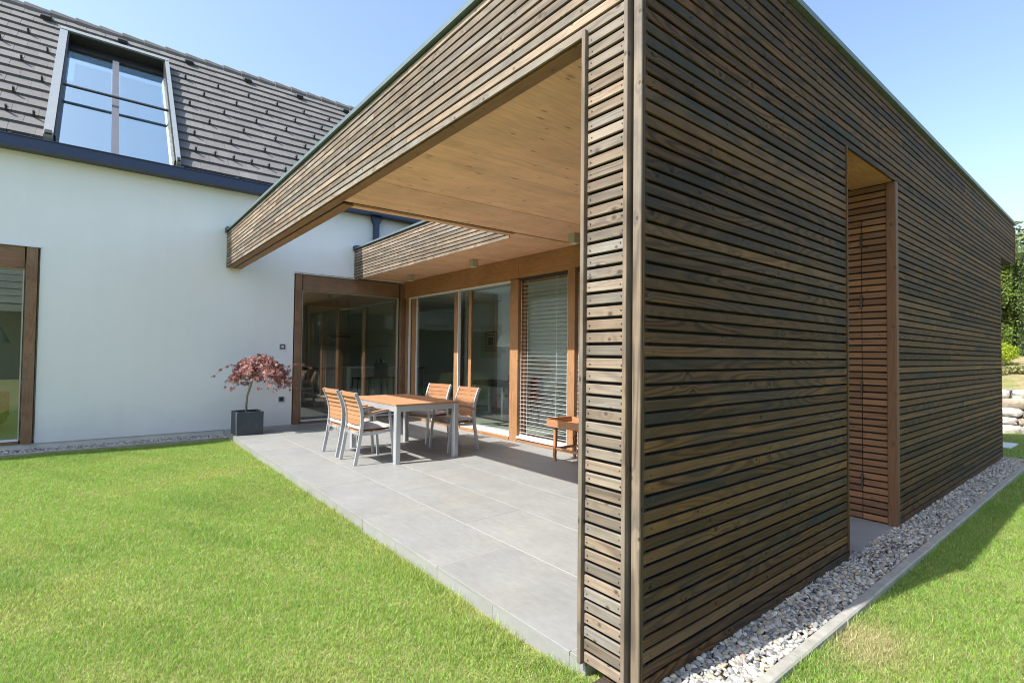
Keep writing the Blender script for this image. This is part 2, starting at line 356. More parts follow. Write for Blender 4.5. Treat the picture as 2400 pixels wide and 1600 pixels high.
_bc = {}
def board(name, parent, mat, L, h, t, cw, axis='x', ch=0.0022):
    """a plank of length L, height h, thickness t centred at world cw; grain along its length; axis x | y | z"""
    key = (round(L, 3), h, t, mat.name, ch)
    if key not in _bc: _bc[key] = MB().cbox(-L/2, L/2, -t/2, t/2, -h/2, h/2, ch).mesh(name, mat)
    o = link(name, _bc[key], parent, Vector(cw) - wloc(parent))
    if axis == 'y': o.rotation_euler = (0, 0, R(90))
    elif axis == 'z': o.rotation_euler = (0, R(-90), 0)
    return o
def bulk(name, V, Fq, mat, tint=None, tri=True, smooth=False):
    """numpy mesh with a per-vertex tint"""
    me = bpy.data.meshes.new(name); k = Fq.shape[1]
    me.vertices.add(len(V)); me.vertices.foreach_set('co', V.astype(np.float32).ravel())
    me.loops.add(Fq.size); me.loops.foreach_set('vertex_index', Fq.astype(np.int32).ravel())
    me.polygons.add(len(Fq)); me.polygons.foreach_set('loop_start', np.arange(0, Fq.size, k, dtype=np.int32))
    if smooth: me.polygons.foreach_set('use_smooth', np.ones(len(Fq), dtype=bool))
    me.update(calc_edges=True)
    if tint is not None:
        a = me.attributes.new('tint', 'FLOAT_COLOR', 'POINT'); c = np.ones((len(V), 4), np.float32); c[:, :3] = tint; a.data.foreach_set('color', c.ravel())
    me.materials.append(mat); return me

# ------------------------------------------------------------------ key measures
XW = -8.92                    # face of the white house wall
D = 3.49                      # glazed front
PZ = 0.057; BH = 0.0440; BT = 0.013   # cladding pitch, board height, thickness
ZF = 50 * PZ                  # underside of the fascias (2.85)
NT_ROWS = 11
ZT = ZF + NT_ROWS * PZ - 0.01
XC, YB0, Y2 = -3.80, 0.247, 2.324     # opening in the roof
YD1, YD2, YE, YO = 2.314, 3.40, 8.22, 9.43
XR, ZR = XW + 0.114, 4.389            # roof frame origin at the eave

# ------------------------------------------------------------------ ground and lawn
def gz(x, y):
    t = np.clip((np.asarray(x, float) + 0.75) / 0.9, 0, 1); t = t*t*(3-2*t)
    base = -0.095 + t * 0.062
    bump = 0.010*np.sin(x*1.3+0.4)*np.sin(y*1.7) + 0.006*np.sin(x*3.1+y*2.3)
    return base + bump*np.clip(1.5-np.abs(y)/40, 0, 1)
def ground():
    xs = np.concatenate([[-2000, -300, -60, -20], np.arange(-10, 4.01, 0.25), [6, 10, 20, 60, 300, 2000]])
    ys = np.concatenate([[-2000, -300, -60, -20], np.arange(-8, 13.01, 0.25), [16, 20, 40, 90, 300, 2000]])
    X, Y = np.meshgrid(xs, ys); Z = gz(X, Y); Z[(np.abs(X) > 15) | (np.abs(Y) > 15)] = -0.09
    V = np.stack([X, Y, Z], -1).reshape(-1, 3); nx, ny = len(xs), len(ys)
    i = np.arange(ny-1)[:, None]*nx + np.arange(nx-1)[None]; i = i.ravel()
    me = bulk('ground', V, np.stack([i, i+1, i+nx+1, i+nx], 1), M['ground'], smooth=True)
    o = link('ground', me); o['kind'] = 'structure'
ground()

def lawn(name, regions, seed, base=(0.228, 0.405, 0.052)):
    g = np.random.default_rng(seed); P = []
    for (x0, x1, y0, y1, den, far) in regions:
        n = int((x1-x0)*(y1-y0)*den); p = np.stack([g.uniform(x0, x1, n), g.uniform(y0, y1, n)], 1); P.append(np.c_[p, np.full(n, far)])
    P = np.concatenate(P); n = len(P)
    x, y, far = P.T
    keep = (g.random(n) > 0.8*np.exp(-(((x-0.42)/0.13)**2+((y-1.25)/0.22)**2))) & (g.random(n) > 0.5*np.exp(-((y+0.03)/0.06)**2)*(x < -0.3)*(np.sin(x*4.1)+np.sin(x*9.7+1) > 0.2)); x, y, far = x[keep], y[keep], far[keep]; n = len(x)
    # patches: lush / pale / clumpy
    def fbm(x, y, f, s):
        r = np.random.default_rng(s); v = 0
        for k in range(6):
            a = r.uniform(0, 6.28); ff = f*(1.0+0.5*k); v = v + np.sin(x*ff*math.cos(a)+y*ff*math.sin(a)+r.uniform(0, 6.28))/(1+0.35*k)
        return v/3.0
    lush = fbm(x, y, 1.7, 3); pale = fbm(x, y, 2.9, 5); cl = fbm(x, y, 11.0, 8)
    h = (0.0165 + 0.008*g.random(n) + 0.005*cl.clip(-1, 1) + 0.004*lush) * (1+0.3*g.random(n))
    kb = np.exp(-((x-0.30)/0.03)**2)*(x > 0.2)*(y < 8.3); h = h*(1+1.3*kb*g.random(n))
    edge = np.exp(-np.abs(y-0.0)/0.10)*(y < 0)*(x > -8.2)*(x < -0.3); h = h + edge*0.05*(g.random(n)**2)*(0.4+0.6*(np.sin(x*5.3)+np.sin(x*13.1) > -0.2))
    w = (0.0021 + 0.0017*g.random(n))*(0.85+0.5*far)
    ang = g.uniform(0, 2*math.pi, n); lean = g.uniform(0.15, 1.05, n)*h*1.25; la = ang + g.normal(0, 0.8, n)
    z0 = gz(x, y)-0.004
    dx, dy = np.cos(ang+1.5708)*w/2, np.sin(ang+1.5708)*w/2; lx, ly = np.cos(la)*lean, np.sin(la)*lean
    b = np.stack([x, y, z0], 1)
    v0 = b + np.stack([-dx, -dy, 0*x], 1); v1 = b + np.stack([dx, dy, 0*x], 1)
    mid = b + np.stack([lx*0.35, ly*0.35, h*0.62], 1); v2 = mid + np.stack([dx, dy, 0*x], 1)*0.8; v3 = mid - np.stack([dx, dy, 0*x], 1)*0.8
    v4 = b + np.stack([lx, ly, h], 1)
    V = np.stack([v0, v1, v2, v3, v4], 1).reshape(-1, 3); i = np.arange(n)*5
    Fq = np.concatenate([np.stack([i, i+1, i+2], 1), np.stack([i, i+2, i+3], 1), np.stack([i+3, i+2, i+4], 1)])
    base = np.array(base); yel = np.array((0.35, 0.405, 0.085)); drk = np.array((0.15, 0.30, 0.04)); blu = np.array((0.32, 0.44, 0.19))
    c = np.repeat(base[None], n, 0)
    t = (np.clip(pale*0.8, 0, 0.8) + 0.10 + 0.7*np.exp(-np.abs(y)/0.16)*(y < 0)*(x < -0.3)*(x > -8.2)*(0.45+0.55*np.sin(x*2.3)**2)).clip(0, 0.85)[:, None]; c = c*(1-t) + yel*t
    t = np.clip(lush*0.6+0.25*cl, 0, 0.65)[:, None]; c = c*(1-t) + drk*t
    t = (g.random(n) < 0.14)[:, None]*0.8; c = c*(1-t) + np.array((0.50, 0.45, 0.22))*t
    t = (g.random(n) < 0.2)[:, None]*0.6; c = c*(1-t) + blu*t
    bare = np.exp(-(((x-0.42)/0.13)**2+((y-1.25)/0.22)**2)); t = (bare*1.2).clip(0, 0.9)[:, None]; c = c*(1-t) + np.array((0.50, 0.42, 0.24))*t
    c = c*g.uniform(0.6, 1.35, (n, 1))
    o = link(name, bulk(name, V, Fq, M['grass'], np.repeat(c, 5, 0))); tag(o, None, None, kind='stuff'); return o
o = lawn('lawn_grass', [(-2.2, 0.9, -2.4, -0.005, 30000, 0.0), (-0.30, -0.0, -0.02, 0.08, 4000, 0), (-5.2, -2.2, -3.4, 0.005, 19000, 0.4), (-8.38, -5.2, -4.4, 0.005, 12000, 0.9), (0.9, 1.8, -1.2, -0.0, 2500, 0.2), (-2.2, 0.9, -3.4, -2.4, 2500, 0.3)], 5)
tag(o, 'short bright green grass in front of the patio and white house', 'grass')
o = lawn('lawn_grass', [(0.30, 1.5, -0.2, 2.4, 26000, 0.1), (0.295, 1.4, 2.4, 5.2, 18000, 0.4), (0.292, 2.2, 5.2, 8.3, 6500, 0.8), (-1.6, 2.2, 8.4, 12.4, 3000, 1.4)], 6, base=(0.222, 0.395, 0.054))
tag(o, 'green grass along the gravel strip on the right of the timber wall', 'grass')

# ------------------------------------------------------------------ pebbles and edging
def ico(sub):
    bm = bmesh.new(); bmesh.ops.create_icosphere(bm, subdivisions=sub, radius=1.0)
    V = np.array([v.co[:] for v in bm.verts]); Fq = np.array([[v.index for v in f.verts] for f in bm.faces]); bm.free(); return V, Fq
def pebbles(name, label, areas, seed, pal, wts, base_z):
    g = np.random.default_rng(seed); VV = []; FF = []; CC = []; off = 0
    for (x0, x1, y0, y1, den, sub, smin, smax) in areas:
        Vi, Fi = ico(sub); n = int((x1-x0)*(y1-y0)*den)
        px = g.uniform(x0, x1, n); py = g.uniform(y0, y1, n); s = smin + (smax-smin)*g.random(n)**1.6
        ex = s; ey = s*g.uniform(0.6, 0.95, n); ez = s*g.uniform(0.38, 0.7, n)
        pz = base_z + g.uniform(-0.004, 0.012, n) + ez*0.5
        a = g.uniform(0, 6.28, n); tx, ty = g.normal(0, 0.35, n), g.normal(0, 0.35, n)
        P = Vi[None]*np.stack([ex, ey, ez], 1)[:, None]
        P = P*(1 + 0.13*np.sin(Vi[None]@g.normal(0, 1.6, (3,)) + g.uniform(0, 6, (n, 1)))[:, :, None])
        ca, sa = np.cos(a)[:, None], np.sin(a)[:, None]
        Q = np.empty_like(P); Q[..., 0] = P[..., 0]*ca-P[..., 1]*sa; Q[..., 1] = P[..., 0]*sa+P[..., 1]*ca
        Q[..., 2] = P[..., 2] + Q[..., 0]*tx[:, None] + Q[..., 1]*ty[:, None]
        Q += np.stack([px, py, pz], 1)[:, None]
        k = g.choice(len(pal), n, p=wts); c = np.array(pal)[k]*np.array((1.0, 0.99, 0.95))*g.uniform(0.7, 1.15, (n, 1))
        VV.append(Q.reshape(-1, 3)); FF.append((Fi[None] + (np.arange(n)*len(Vi))[:, None, None]).reshape(-1, 3)+off); off += n*len(Vi); CC.append(np.repeat(c, len(Vi), 0))
    o = link(name, bulk(name, np.concatenate(VV), np.concatenate(FF), M['pebble'], np.concatenate(CC), smooth=True))
    return tag(o, label, 'gravel', kind='stuff')
PAL = [(0.42, 0.415, 0.40), (0.29, 0.295, 0.30), (0.52, 0.50, 0.45), (0.40, 0.345, 0.265), (0.17, 0.17, 0.18), (0.33, 0.235, 0.19), (0.43, 0.39, 0.28)]
WTS = [0.29, 0.25, 0.16, 0.12, 0.10, 0.02, 0.06]
pebbles('gravel', 'pale river pebbles in the strip along the dark timber wall', [(-0.02, 0.237, -0.15, 2.0, 5200, 2, 0.008, 0.021), (-0.02, 0.237, 2.0, 4.6, 4600, 1, 0.008, 0.021), (-0.02, 0.237, 4.6, 8.22, 4200, 1, 0.009, 0.022)], 3, PAL, WTS, -0.014)
pebbles('gravel', 'grey pebbles in the strip at the foot of the white house wall', [(-8.90, -8.46, -5.4, 0.02, 3000, 1, 0.011, 0.026)], 4, PAL, [0.30, 0.16, 0.26, 0.04, 0.20, 0.0, 0.04], -0.092)
structure('gravel_bed', MB().box(-0.2, 0.24, -0.2, 8.24, -0.3, -0.018), M['soil'])
structure('gravel_bed', MB().box(-8.915, -8.45, -5.6, 0.02, -0.3, -0.11), M['soil'])
k1 = structure('kerb', MB().box(0.242, 0.294, -0.2, 8.3, -0.3, -0.02), M['concrete'])
yy = -0.2
while yy < 8.28:
    L = 0.994; board('kerb_stone', k1, M['concrete'], L, 0.09, 0.058, (0.268, yy+0.5, -0.033+rnd.uniform(-0.002, 0.003)), 'y', 0.008); yy += 1.0
for i in range(1): board('kerb_stone', k1, M['concrete'], 0.30, 0.09, 0.055, (0.085, 8.27, -0.034), 'x', 0.008)
k2 = structure('kerb', MB().box(-8.452, -8.405, -5.6, 0.0, -0.3, -0.085), M['concrete'])
for i in range(5): board('kerb_stone', k2, M['concrete'], 0.994, 0.08, 0.052, (-8.428, -0.55-i*1.0, -0.097), 'y', 0.006)

# ------------------------------------------------------------------ patio
pt = structure('patio', MB().box(XW+0.004, -0.302, 0.0315, D-0.02, -0.3, -0.0014).box(XW+0.004, -0.302, 0.0187, 0.0314, -0.2, -0.023).box(-0.305, -0.004, YD1+0.02, YD2+0.05, -0.3, -0.0046), M['grout'])
TP = 0.6105
_tc = {}
def tile(x0, x1, y0, y1, z1, z0, name='paving_tile', par=pt):
    g = 0.0022; lx, ly = x1-x0-2*g, y1-y0-2*g
    key = (round(lx, 3), round(ly, 3), round(z1-z0, 3))
    if key not in _tc:
        mb = MB(); c = 0.0015; h = z1-z0; b = 0
        mb.v = [(-lx/2, -ly/2, -h), (lx/2, -ly/2, -h), (lx/2, ly/2, -h), (-lx/2, ly/2, -h), (-lx/2, -ly/2, -c), (lx/2, -ly/2, -c), (lx/2, ly/2, -c), (-lx/2, ly/2, -c),
                (-lx/2+c, -ly/2+c, 0), (lx/2-c, -ly/2+c, 0), (lx/2-c, ly/2-c, 0), (-lx/2+c, ly/2-c, 0)]
        mb.f = [(0, 3, 2, 1), (8, 9, 10, 11)] + [(i, (i+1) % 4, 4+(i+1) % 4, 4+i) for i in range(4)] + [(4+i, 4+(i+1) % 4, 8+(i+1) % 4, 8+i) for i in range(4)]
        _tc[key] = mb.mesh(name, M['paving'])
    return link(name, _tc[key], par, ((x0+x1)/2, (y0+y1)/2, z1+rnd.uniform(-0.0006, 0.0006)))
for r in range(6):
    y0 = 0.014 + r*TP; y1 = min(y0+TP, D-0.03)
    xe = -0.302; xs = -0.40 - (0.6 if r % 2 else 0.0)
    edges = [xe] + [xs - 1.2*i for i in range(0, 8)]
    edges = [e for e in edges if e > XW+0.05] + [XW+0.004]
    for a, b in zip(edges[1:], edges[:-1]): tile(a, b, y0, y1, 0.0, -0.02)
for y0, y1 in ((YD1+0.02, 2.9), (2.9, YD2+0.05)): tile(-0.302, -0.002, y0, y1, 0.0, -0.06)
x = -0.302
riser = [-0.302, -0.40] + [-0.40-0.6*i for i in range(1, 15)]
riser = [e for e in riser if e > XW+0.1] + [XW+0.004]
for a, b in zip(riser[1:], riser[:-1]):
    L = b-a-0.004
    key = ('r', round(L, 3))
    if key not in _tc: _tc[key] = MB().cbox(-L/2, L/2, 0.0, 0.014, -0.2, -0.0215, 0.001).mesh('riser_tile', M['paving'])
    link('riser_tile', _tc[key], pt, ((a+b)/2, 0.017, 0))

# ------------------------------------------------------------------ timber extension
ext = root('timber_extension', (0, 0, 0), 'flat roofed timber extension clad in horizontal larch boards, with a covered patio', 'house')
# side wall (x = 0 plane, in shade)
side = part('side_wall', MB().box(-0.29, -0.026, 0.05, YD1-0.004, 0.01, ZF-0.005).box(-0.20, -0.026, YD2+0.14, YE-0.03, 0.01, ZF-0.005).box(-0.20, -0.0261, 0.051, YO-0.03, ZF+0.04, ZT+0.006), M['membrane'], ext)
xb = -BT/2
def row_pieces(a, b, cuts):
    e = [a] + sorted(cuts) + [b]; return [(p+0.0012, q-0.0012) for p, q in zip(e[:-1], e[1:]) if q-p > 0.05]
for k in range(0, 50):
    z = k*PZ + BH/2 + 0.005 + rnd.uniform(-0.0012, 0.0012)
    board('cladding_board', side, M['wood_dark'], round(YD1-0.030-0.024, 3), BH, BT, (xb+rnd.uniform(-0.0015, 0.0015), (0.030+YD1-0.024)/2, z), 'y')
    cuts = [YD2+0.02 + 0.6*rnd.randint(2, 6)] if rnd.random() < 0.75 else []
    for p, q in row_pieces(YD2+0.004, YE, cuts):
        board('cladding_board', side, M['wood_dark'], q-p, BH, BT, (xb+rnd.uniform(-0.0015, 0.0015), (p+q)/2, z), 'y')
for k in range(50, 50+NT_ROWS):
    z = k*PZ + BH/2 + 0.005
    for p, q in row_pieces(0.030, YO, [0.6*rnd.randint(3, 7), 0.6*rnd.randint(9, 13)]):
        board('cladding_board', side, M['wood_dark'], q-p, BH if k < 49+NT_ROWS else 0.040, BT, (xb+rnd.uniform(-0.0015, 0.0015), (p+q)/2, z), 'y')
board('end_batten', side, M['wood_dark'], ZF+0.0, 0.03, 0.05, (-0.022, YE+0.0155, ZF/2), 'z', 0.002)
board('end_batten', side, M['wood_dark'], ZT-ZF, 0.03, 0.024, (-0.009, YO+0.0155, (ZT+ZF)/2), 'z', 0.002)
dsm = MB()
for k in range(0, 50+NT_ROWS):
    for yy in [0.09] + [0.6*i+0.1 for i in range(1, 4)] + [2.24] + [YD2+0.06+0.6*i for i in range(0, 8)]:
        if k >= 50 and yy > 2.2 and yy < 2.4: continue
        z = k*PZ+BH/2+0.005+rnd.uniform(-0.006, 0.006); y_ = yy+rnd.uniform(-0.008, 0.008); b = len(dsm.v)
        for e in (0.0016, -0.004):
            for i in range(6): dsm.v.append((e, y_+0.0034*math.cos(i*1.0472), z+0.0034*math.sin(i*1.0472)))
        dsm.f.append(tuple(b+i for i in range(6)))
        for i in range(6): dsm.f.append((b+(i+1) % 6, b+i, b+6+i, b+6+(i+1) % 6))
dso = part('screw_heads', dsm, M['screw'], side); dso['kind'] = 'stuff'
part('door_batten', MB().cbox(-0.05, 0.006, YD1-0.022, YD1, 0.02, ZF+0.002, 0.002, 2), M['wood_dark'], ext)
# end fin (y = 0 plane, sunlit)
fin = part('end_fin', MB().box(-0.298, -0.004, 0.024, 0.05, 0.0, ZT), M['membrane'], ext)
def fbm_(): return rnd.uniform(-0.0012, 0.0012)
for k in range(0, 50):
    board('cladding_board', fin, M['wood_grey'], 0.222, BH, BT, (-0.186, BT/2+0.001+fbm_(), k*PZ+BH/2+0.006), 'x', 0.0028)
sm = MB()
for k in range(0, 50):
    for xx in (-0.278, -0.098):
        z = k*PZ+BH/2+0.006+rnd.uniform(-0.006, 0.006); x_ = xx+rnd.uniform(-0.006, 0.006); b = len(sm.v)
        for i in range(6): sm.v.append((x_+0.0036*math.cos(i*1.0472), -0.0012, z+0.0036*math.sin(i*1.0472)))
        for i in range(6): sm.v.append((x_+0.0036*math.cos(i*1.0472), 0.003, z+0.0036*math.sin(i*1.0472)))
        sm.f.append(tuple(b+5-i for i in range(6)))
        for i in range(6): sm.f.append((b+i, b+(i+1) % 6, b+6+(i+1) % 6, b+6+i))
sw = part('screw_heads', sm, M['screw'], fin); sw['kind'] = 'stuff'
board('corner_batten', fin, M['wood_grey'], ZF+0.02, 0.022, 0.05, (-0.310, 0.004, (ZF+0.02)/2+0.0), 'z', 0.002)
board('corner_batten', fin, M['wood_grey'], ZT+0.01, 0.020, 0.058, (-0.064, 0.006, ZT/2-0.005), 'z', 0.002)
board('corner_batten', fin, M['wood_grey'], ZT+0.01, 0.041, 0.012, (-0.0185, 0.006, ZT/2-0.005), 'z', 0.002)
board('corner_batten', side, M['wood_dark'], ZT+0.01, 0.030, 0.014, (-0.0125, 0.0205, ZT/2-0.005), 'z', 0.001)
# front fascia beam
ff = part('front_fascia', MB().box(XW, XC-0.01, 0.024, 0.22, ZF+0.032, ZT).box(XC-0.01, -0.30, 0.024, 0.108, ZF+0.032, ZT), M['membrane'], ext)
for k in range(50, 50+NT_ROWS):
    z = k*PZ+BH/2+0.006
    for p, q in row_pieces(XW+0.003, -0.076, [-0.6*rnd.randint(3, 6)-0.3, -0.6*rnd.randint(8, 12)-0.3]):
        board('cladding_board', ff, M['wood_grey'], q-p, BH if k < 49+NT_ROWS else 0.040, BT, ((p+q)/2, BT/2+0.001+fbm_(), z), 'x')
board('soffit_board', ff, M['wood_frame'], -0.33-XW-0.01, 0.018, 0.085, ((XW-0.33)/2, 0.068, ZF+0.0105), 'x', 0.002)
board('soffit_board', ff, M['wood_frame'], XC+0.086-XW-0.005, 0.020, 0.108, ((XW+XC+0.086)/2, 0.191, ZF+0.0115), 'x', 0.002)
board('inner_board', ff, M['wood_frame'], XC-XW-0.01, 0.55, 0.022, ((XW+XC)/2, YB0-0.006, ZF+0.31), 'x', 0.002)
# canopy fascia behind the roof opening
cf = part('canopy_fascia', MB().box(XW, XC+0.02, Y2+0.024, Y2+0.10, ZF+0.06, ZT), M['membrane'], ext)
for k in range(50, 50+NT_ROWS):
    z = k*PZ+BH/2+0.006
    for p, q in row_pieces(XW+0.003, XC, [-4.4-0.6*rnd.randint(1, 6)]):
        board('cladding_board', cf, M['wood_grey'], q-p, BH if k < 49+NT_ROWS else 0.040, BT, ((p+q)/2, Y2+BT/2+0.001+fbm_(), z), 'x')
# roof slab
roof = part('flat_roof', MB().box(XC+0.02, -0.03, 0.21, YO-0.03, 2.975, ZT-0.02).box(XW, XC+0.02, Y2+0.11, YO-0.03, 2.976, ZT-0.0201), M['membrane'], ext)
board('inner_board', roof, M['wood_frame'], Y2-YB0-0.02, 0.55, 0.022, (XC+0.012, (YB0+Y2)/2, ZF+0.31), 'y', 0.002)
cap = MB()
cz0, cz1 = ZT+0.016, ZT+0.052
cap.box(XW+0.16, 0.028, -0.028, 0.24, cz0, cz1).box(-0.22, 0.0281, 0.2402, YO+0.02, cz0, cz1).box(XW+0.16, XC+0.1, Y2-0.028, Y2+0.2, cz0, cz1-0.002)
part('roof_edge_trim', cap, M['zinc'], roof)
part('flashing', MB().box(XW, XW+0.158, -0.032, 0.20, ZT+0.0, ZT+0.085).box(XW, XW+0.158, Y2-0.032, Y2+0.2, ZT+0.0, ZT+0.085), M['blue_metal'], roof)
# ceiling
ceil = part('ceiling', MB().box(XC+0.03, -0.03, 0.115, YD2+0.1, 2.958, 2.972).box(XW+0.004, XC+0.03, Y2+0.105, YD2+0.1, 2.958, 2.9721), M['membrane'], ext)
CZ = 2.893; TILT = 0.0165
def zc(y): return 2.868 + TILT*y
def tilt(o):
    o.rotation_euler = (Matrix.Rotation(math.atan(TILT), 3, 'X') @ Matrix.Rotation(R(90), 3, 'Z')).to_euler(); return o
def panel(x0, x1, y0, y1):
    L, W = y1-y0-0.003, x1-x0-0.003
    me = MB().box(-L/2, L/2, -W/2, W/2, -0.015, 0.015).mesh('ceiling_panel', M['wood_ceiling'])
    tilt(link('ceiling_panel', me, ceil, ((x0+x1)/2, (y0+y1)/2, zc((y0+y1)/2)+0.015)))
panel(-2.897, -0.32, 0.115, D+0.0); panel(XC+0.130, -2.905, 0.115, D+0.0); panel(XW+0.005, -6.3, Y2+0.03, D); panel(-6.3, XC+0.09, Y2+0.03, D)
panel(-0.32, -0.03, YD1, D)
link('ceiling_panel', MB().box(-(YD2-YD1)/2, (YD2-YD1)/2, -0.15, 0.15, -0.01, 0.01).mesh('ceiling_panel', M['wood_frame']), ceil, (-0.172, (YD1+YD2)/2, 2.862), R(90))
tilt(board('gap_shade_strip', ceil, M['membrane'], Y2-0.14, 0.01, 0.040, (XC+0.108, (Y2+0.14)/2, zc(1.24)+0.010), 'y', 0.001))  # black strip laid in the ceiling groove, its colour standing in for shade
board('gap_shade_strip', ff, M['membrane'], XC+0.1-XW, 0.01, 0.026, ((XW+XC+0.1)/2, 0.124, ZF+0.012), 'x', 0.001)  # black strip between the soffit boards, shade put in as colour
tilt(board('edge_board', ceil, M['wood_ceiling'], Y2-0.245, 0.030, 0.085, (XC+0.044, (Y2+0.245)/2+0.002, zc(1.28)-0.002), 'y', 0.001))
# passage wall seen through the doorway (y = YD2, facing the viewer)
rev = part('passage_wall', MB().box(-2.5, -0.062, YD2+0.03, YD2+0.12, 0.02, CZ+0.01), M['membrane'], ext)
for k in range(0, 51):
    z = k*PZ+BH/2+0.012
    for a, b in ((-0.245, -0.067), (-1.20, -0.251), (-2.45, -1.203)):
        if k > 44 and a == -1.20: continue
        a2 = -1.20 if (k > 44 and b == -0.067) else a
        board('passage_board', rev, M['wood_red'], b-a2, BH, BT, ((a2+b)/2, YD2+0.016+fbm_(), z), 'x')
for zz in (0.33, 1.12, 1.86, 2.38):
    part('hinge', MB().box(-0.256, -0.243, YD2-0.004, YD2+0.02, zz-0.05, zz+0.06), M['black'], rev)
board('door_post', rev, M['wood_red'], ZF-0.004, 0.068, 0.07, (-0.030, YD2+0.025, ZF/2), 'z', 0.004)
# overhang at the far end
part('rear_soffit', MB().box(XW, -0.03, YE, YO-0.03, CZ, CZ+0.03), M['wood_frame'], ext)

# glazed front at y = D
fr = M['wood_frame']
gf = part('glazed_front', MB().box(-2.50, -0.30, D+0.02, D+0.14, 0.0, 2.57), M['membrane'], ext)
def post(x0, x1, y0=D-0.03, y1=D+0.10, z0=0.0, z1=2.572, name='post'): board(name, gf, fr, z1-z0, x1-x0, y1-y0, ((x0+x1)/2, (y0+y1)/2, (z0+z1)/2), 'z', 0.003)
def rail(x0, x1, z0, z1, y0=D-0.03, y1=D+0.10, name='beam'): board(name, gf, fr, x1-x0, z1-z0, y1-y0, ((x0+x1)/2, (y0+y1)/2, (z0+z1)/2), 'x', 0.003)
rail(XW+0.004, -4.985, 2.574, 2.922); rail(-4.983, -3.81, 2.590, 2.922, y0=D-0.025); rail(-3.808, -0.34, 2.610, 2.922, y0=D-0.028)
post(XW+0.10, -8.715); post(-5.187, -4.985, z1=2.588); post(-3.876, -3.737, z1=2.606); post(-2.63, -2.50, z1=2.606)
rail(-8.713, -5.189, 0.0, 0.05, y0=D-0.04); rail(-4.983, -3.878, 0.0, 0.06, y0=D-0.03); rail(-3.735, -2.632, 0.0, 0.06, y0=D-0.03)
for k in range(0, 45):
    board('passage_board', gf, M['wood_red'], 2.1, BH, BT, (-1.42, D+0.005, k*PZ+BH/2+0.012), 'x')
sd = part('sliding_door', MB().box(-8.712, -5.190, D-0.01, D+0.02, 2.541, 2.573).box(-8.712, -8.694, D-0.012, D+0.02, 0.105, 2.5405).box(-8.684, -8.672, D-0.005, D+0.02, 0.105, 2.5405), M['alu_white'], ext)
part('door_sill', MB().box(-8.70, -5.192, D-0.005, D+0.16, 0.052, 0.104), M['alu_white'], sd)
board('stile', sd, fr, 2.43, 0.20, 0.05, (-8.535, D+0.048, 1.322), 'z', 0.003)
board('stile', sd, fr, 2.43, 0.12, 0.07, (-6.868, D+0.045, 1.322), 'z', 0.003)
board('stile', sd, fr, 2.43, 0.09, 0.05, (-6.54, D+0.13, 1.322), 'z', 0.003)
part('stile_trim', MB().box(-6.806, -6.790, D+0.015, D+0.07, 0.106, 2.538).box(-8.434, -8.422, D+0.02, D+0.05, 0.106, 2.538), M['alu_white'], sd)
part('pane', MB().box(-8.421, -6.93, D+0.050, D+0.056, 0.106, 2.538), M['glass'], sd)
part('pane', MB().box(-6.80, -5.192, D+0.115, D+0.121, 0.106, 2.538), M['glass'], sd)
for (x0, x1) in ((-4.981, -3.879), (-3.733, -2.634)):
    w = part('fixed_window', MB().box(x0, x1, D+0.085, D+0.125, 0.062, 0.14).box(x0, x1, D+0.085, D+0.125, 2.50, 2.586).box(x0, x0+0.06, D+0.085, D+0.125, 0.1405, 2.4995).box(x1-0.06, x1, D+0.085, D+0.125, 0.1405, 2.4995), fr, ext)
    part('pane', MB().box(x0+0.055, x1-0.055, D+0.10, D+0.106, 0.13, 2.51), M['glass'], w)
    part('sill', MB().box(x0-0.0, x1, D-0.05, D+0.083, 0.063, 0.092), M['alu_white'], w)
# venetian blinds
def blind(x0, x1, label):
    o = root('venetian_blind', ((x0+x1)/2, D+0.035, 0.095), label, 'blind', 'slatted blinds behind the timber posts')
    L = x1-x0; mb = MB(); prof = []
    n = 4; w = 0.068; t = R(-7)
    for i in range(n+1):
        u = (i/n-0.5)*w; h = 0.005*(1-(2*i/n-1)**2); prof.append((u*math.cos(t)-h*math.sin(t), -u*math.sin(t)*-1+h*math.cos(t)))
    top = [(a, b) for a, b in prof]; bot = [(a, b-0.0012) for a, b in prof][::-1]; P = top+bot; b0 = len(P)
    for e in (-L/2, L/2): mb.v += [(e, a, b) for a, b in P]
    for i in range(b0): j = (i+1) % b0; mb.f.append((i, b0+i, b0+j, j))
    mb.f.append(tuple(range(b0))); mb.f.append(tuple(b0+b0-1-i for i in range(b0)))
    me = mb.mesh('slat', M['slat'])
    z = 0.055
    while z < 2.46: 
        s_ = link('slat', me, o, (0, rnd.uniform(-0.001, 0.001), z)); s_.rotation_euler = (rnd.gauss(0, 0.02), rnd.gauss(0, 0.0006), 0); z += 0.0632
    part('bottom_rail', MB().box(-L/2, L/2, -0.03, 0.03, 0.005, 0.022), M['alu_white'], o, local=True)
    part('head_box', MB().box(-L/2, L/2, -0.035, 0.035, 2.455, 2.490), M['dark_metal'], o, local=True)
    for xx in (-L/2+0.02, L/2-0.02): part('guide_rail', MB().tube([(xx, -0.026, 0.0), (xx, -0.026, 2.45)], 0.003, 6), M['alu_white'], o, local=True)
    for xx in (-L*0.33, L*0.28): part('cord', MB().tube([(xx, -0.034, 0.01), (xx, -0.034, 2.45)], 0.0022, 5), M['alu_white'], o, local=True)
blind(-4.965, -3.895, 'white slatted blind with its whole width in view, between the two lit timber posts')
blind(-3.715, -2.65, 'white slatted blind mostly hidden behind the fin, right of the tray table')
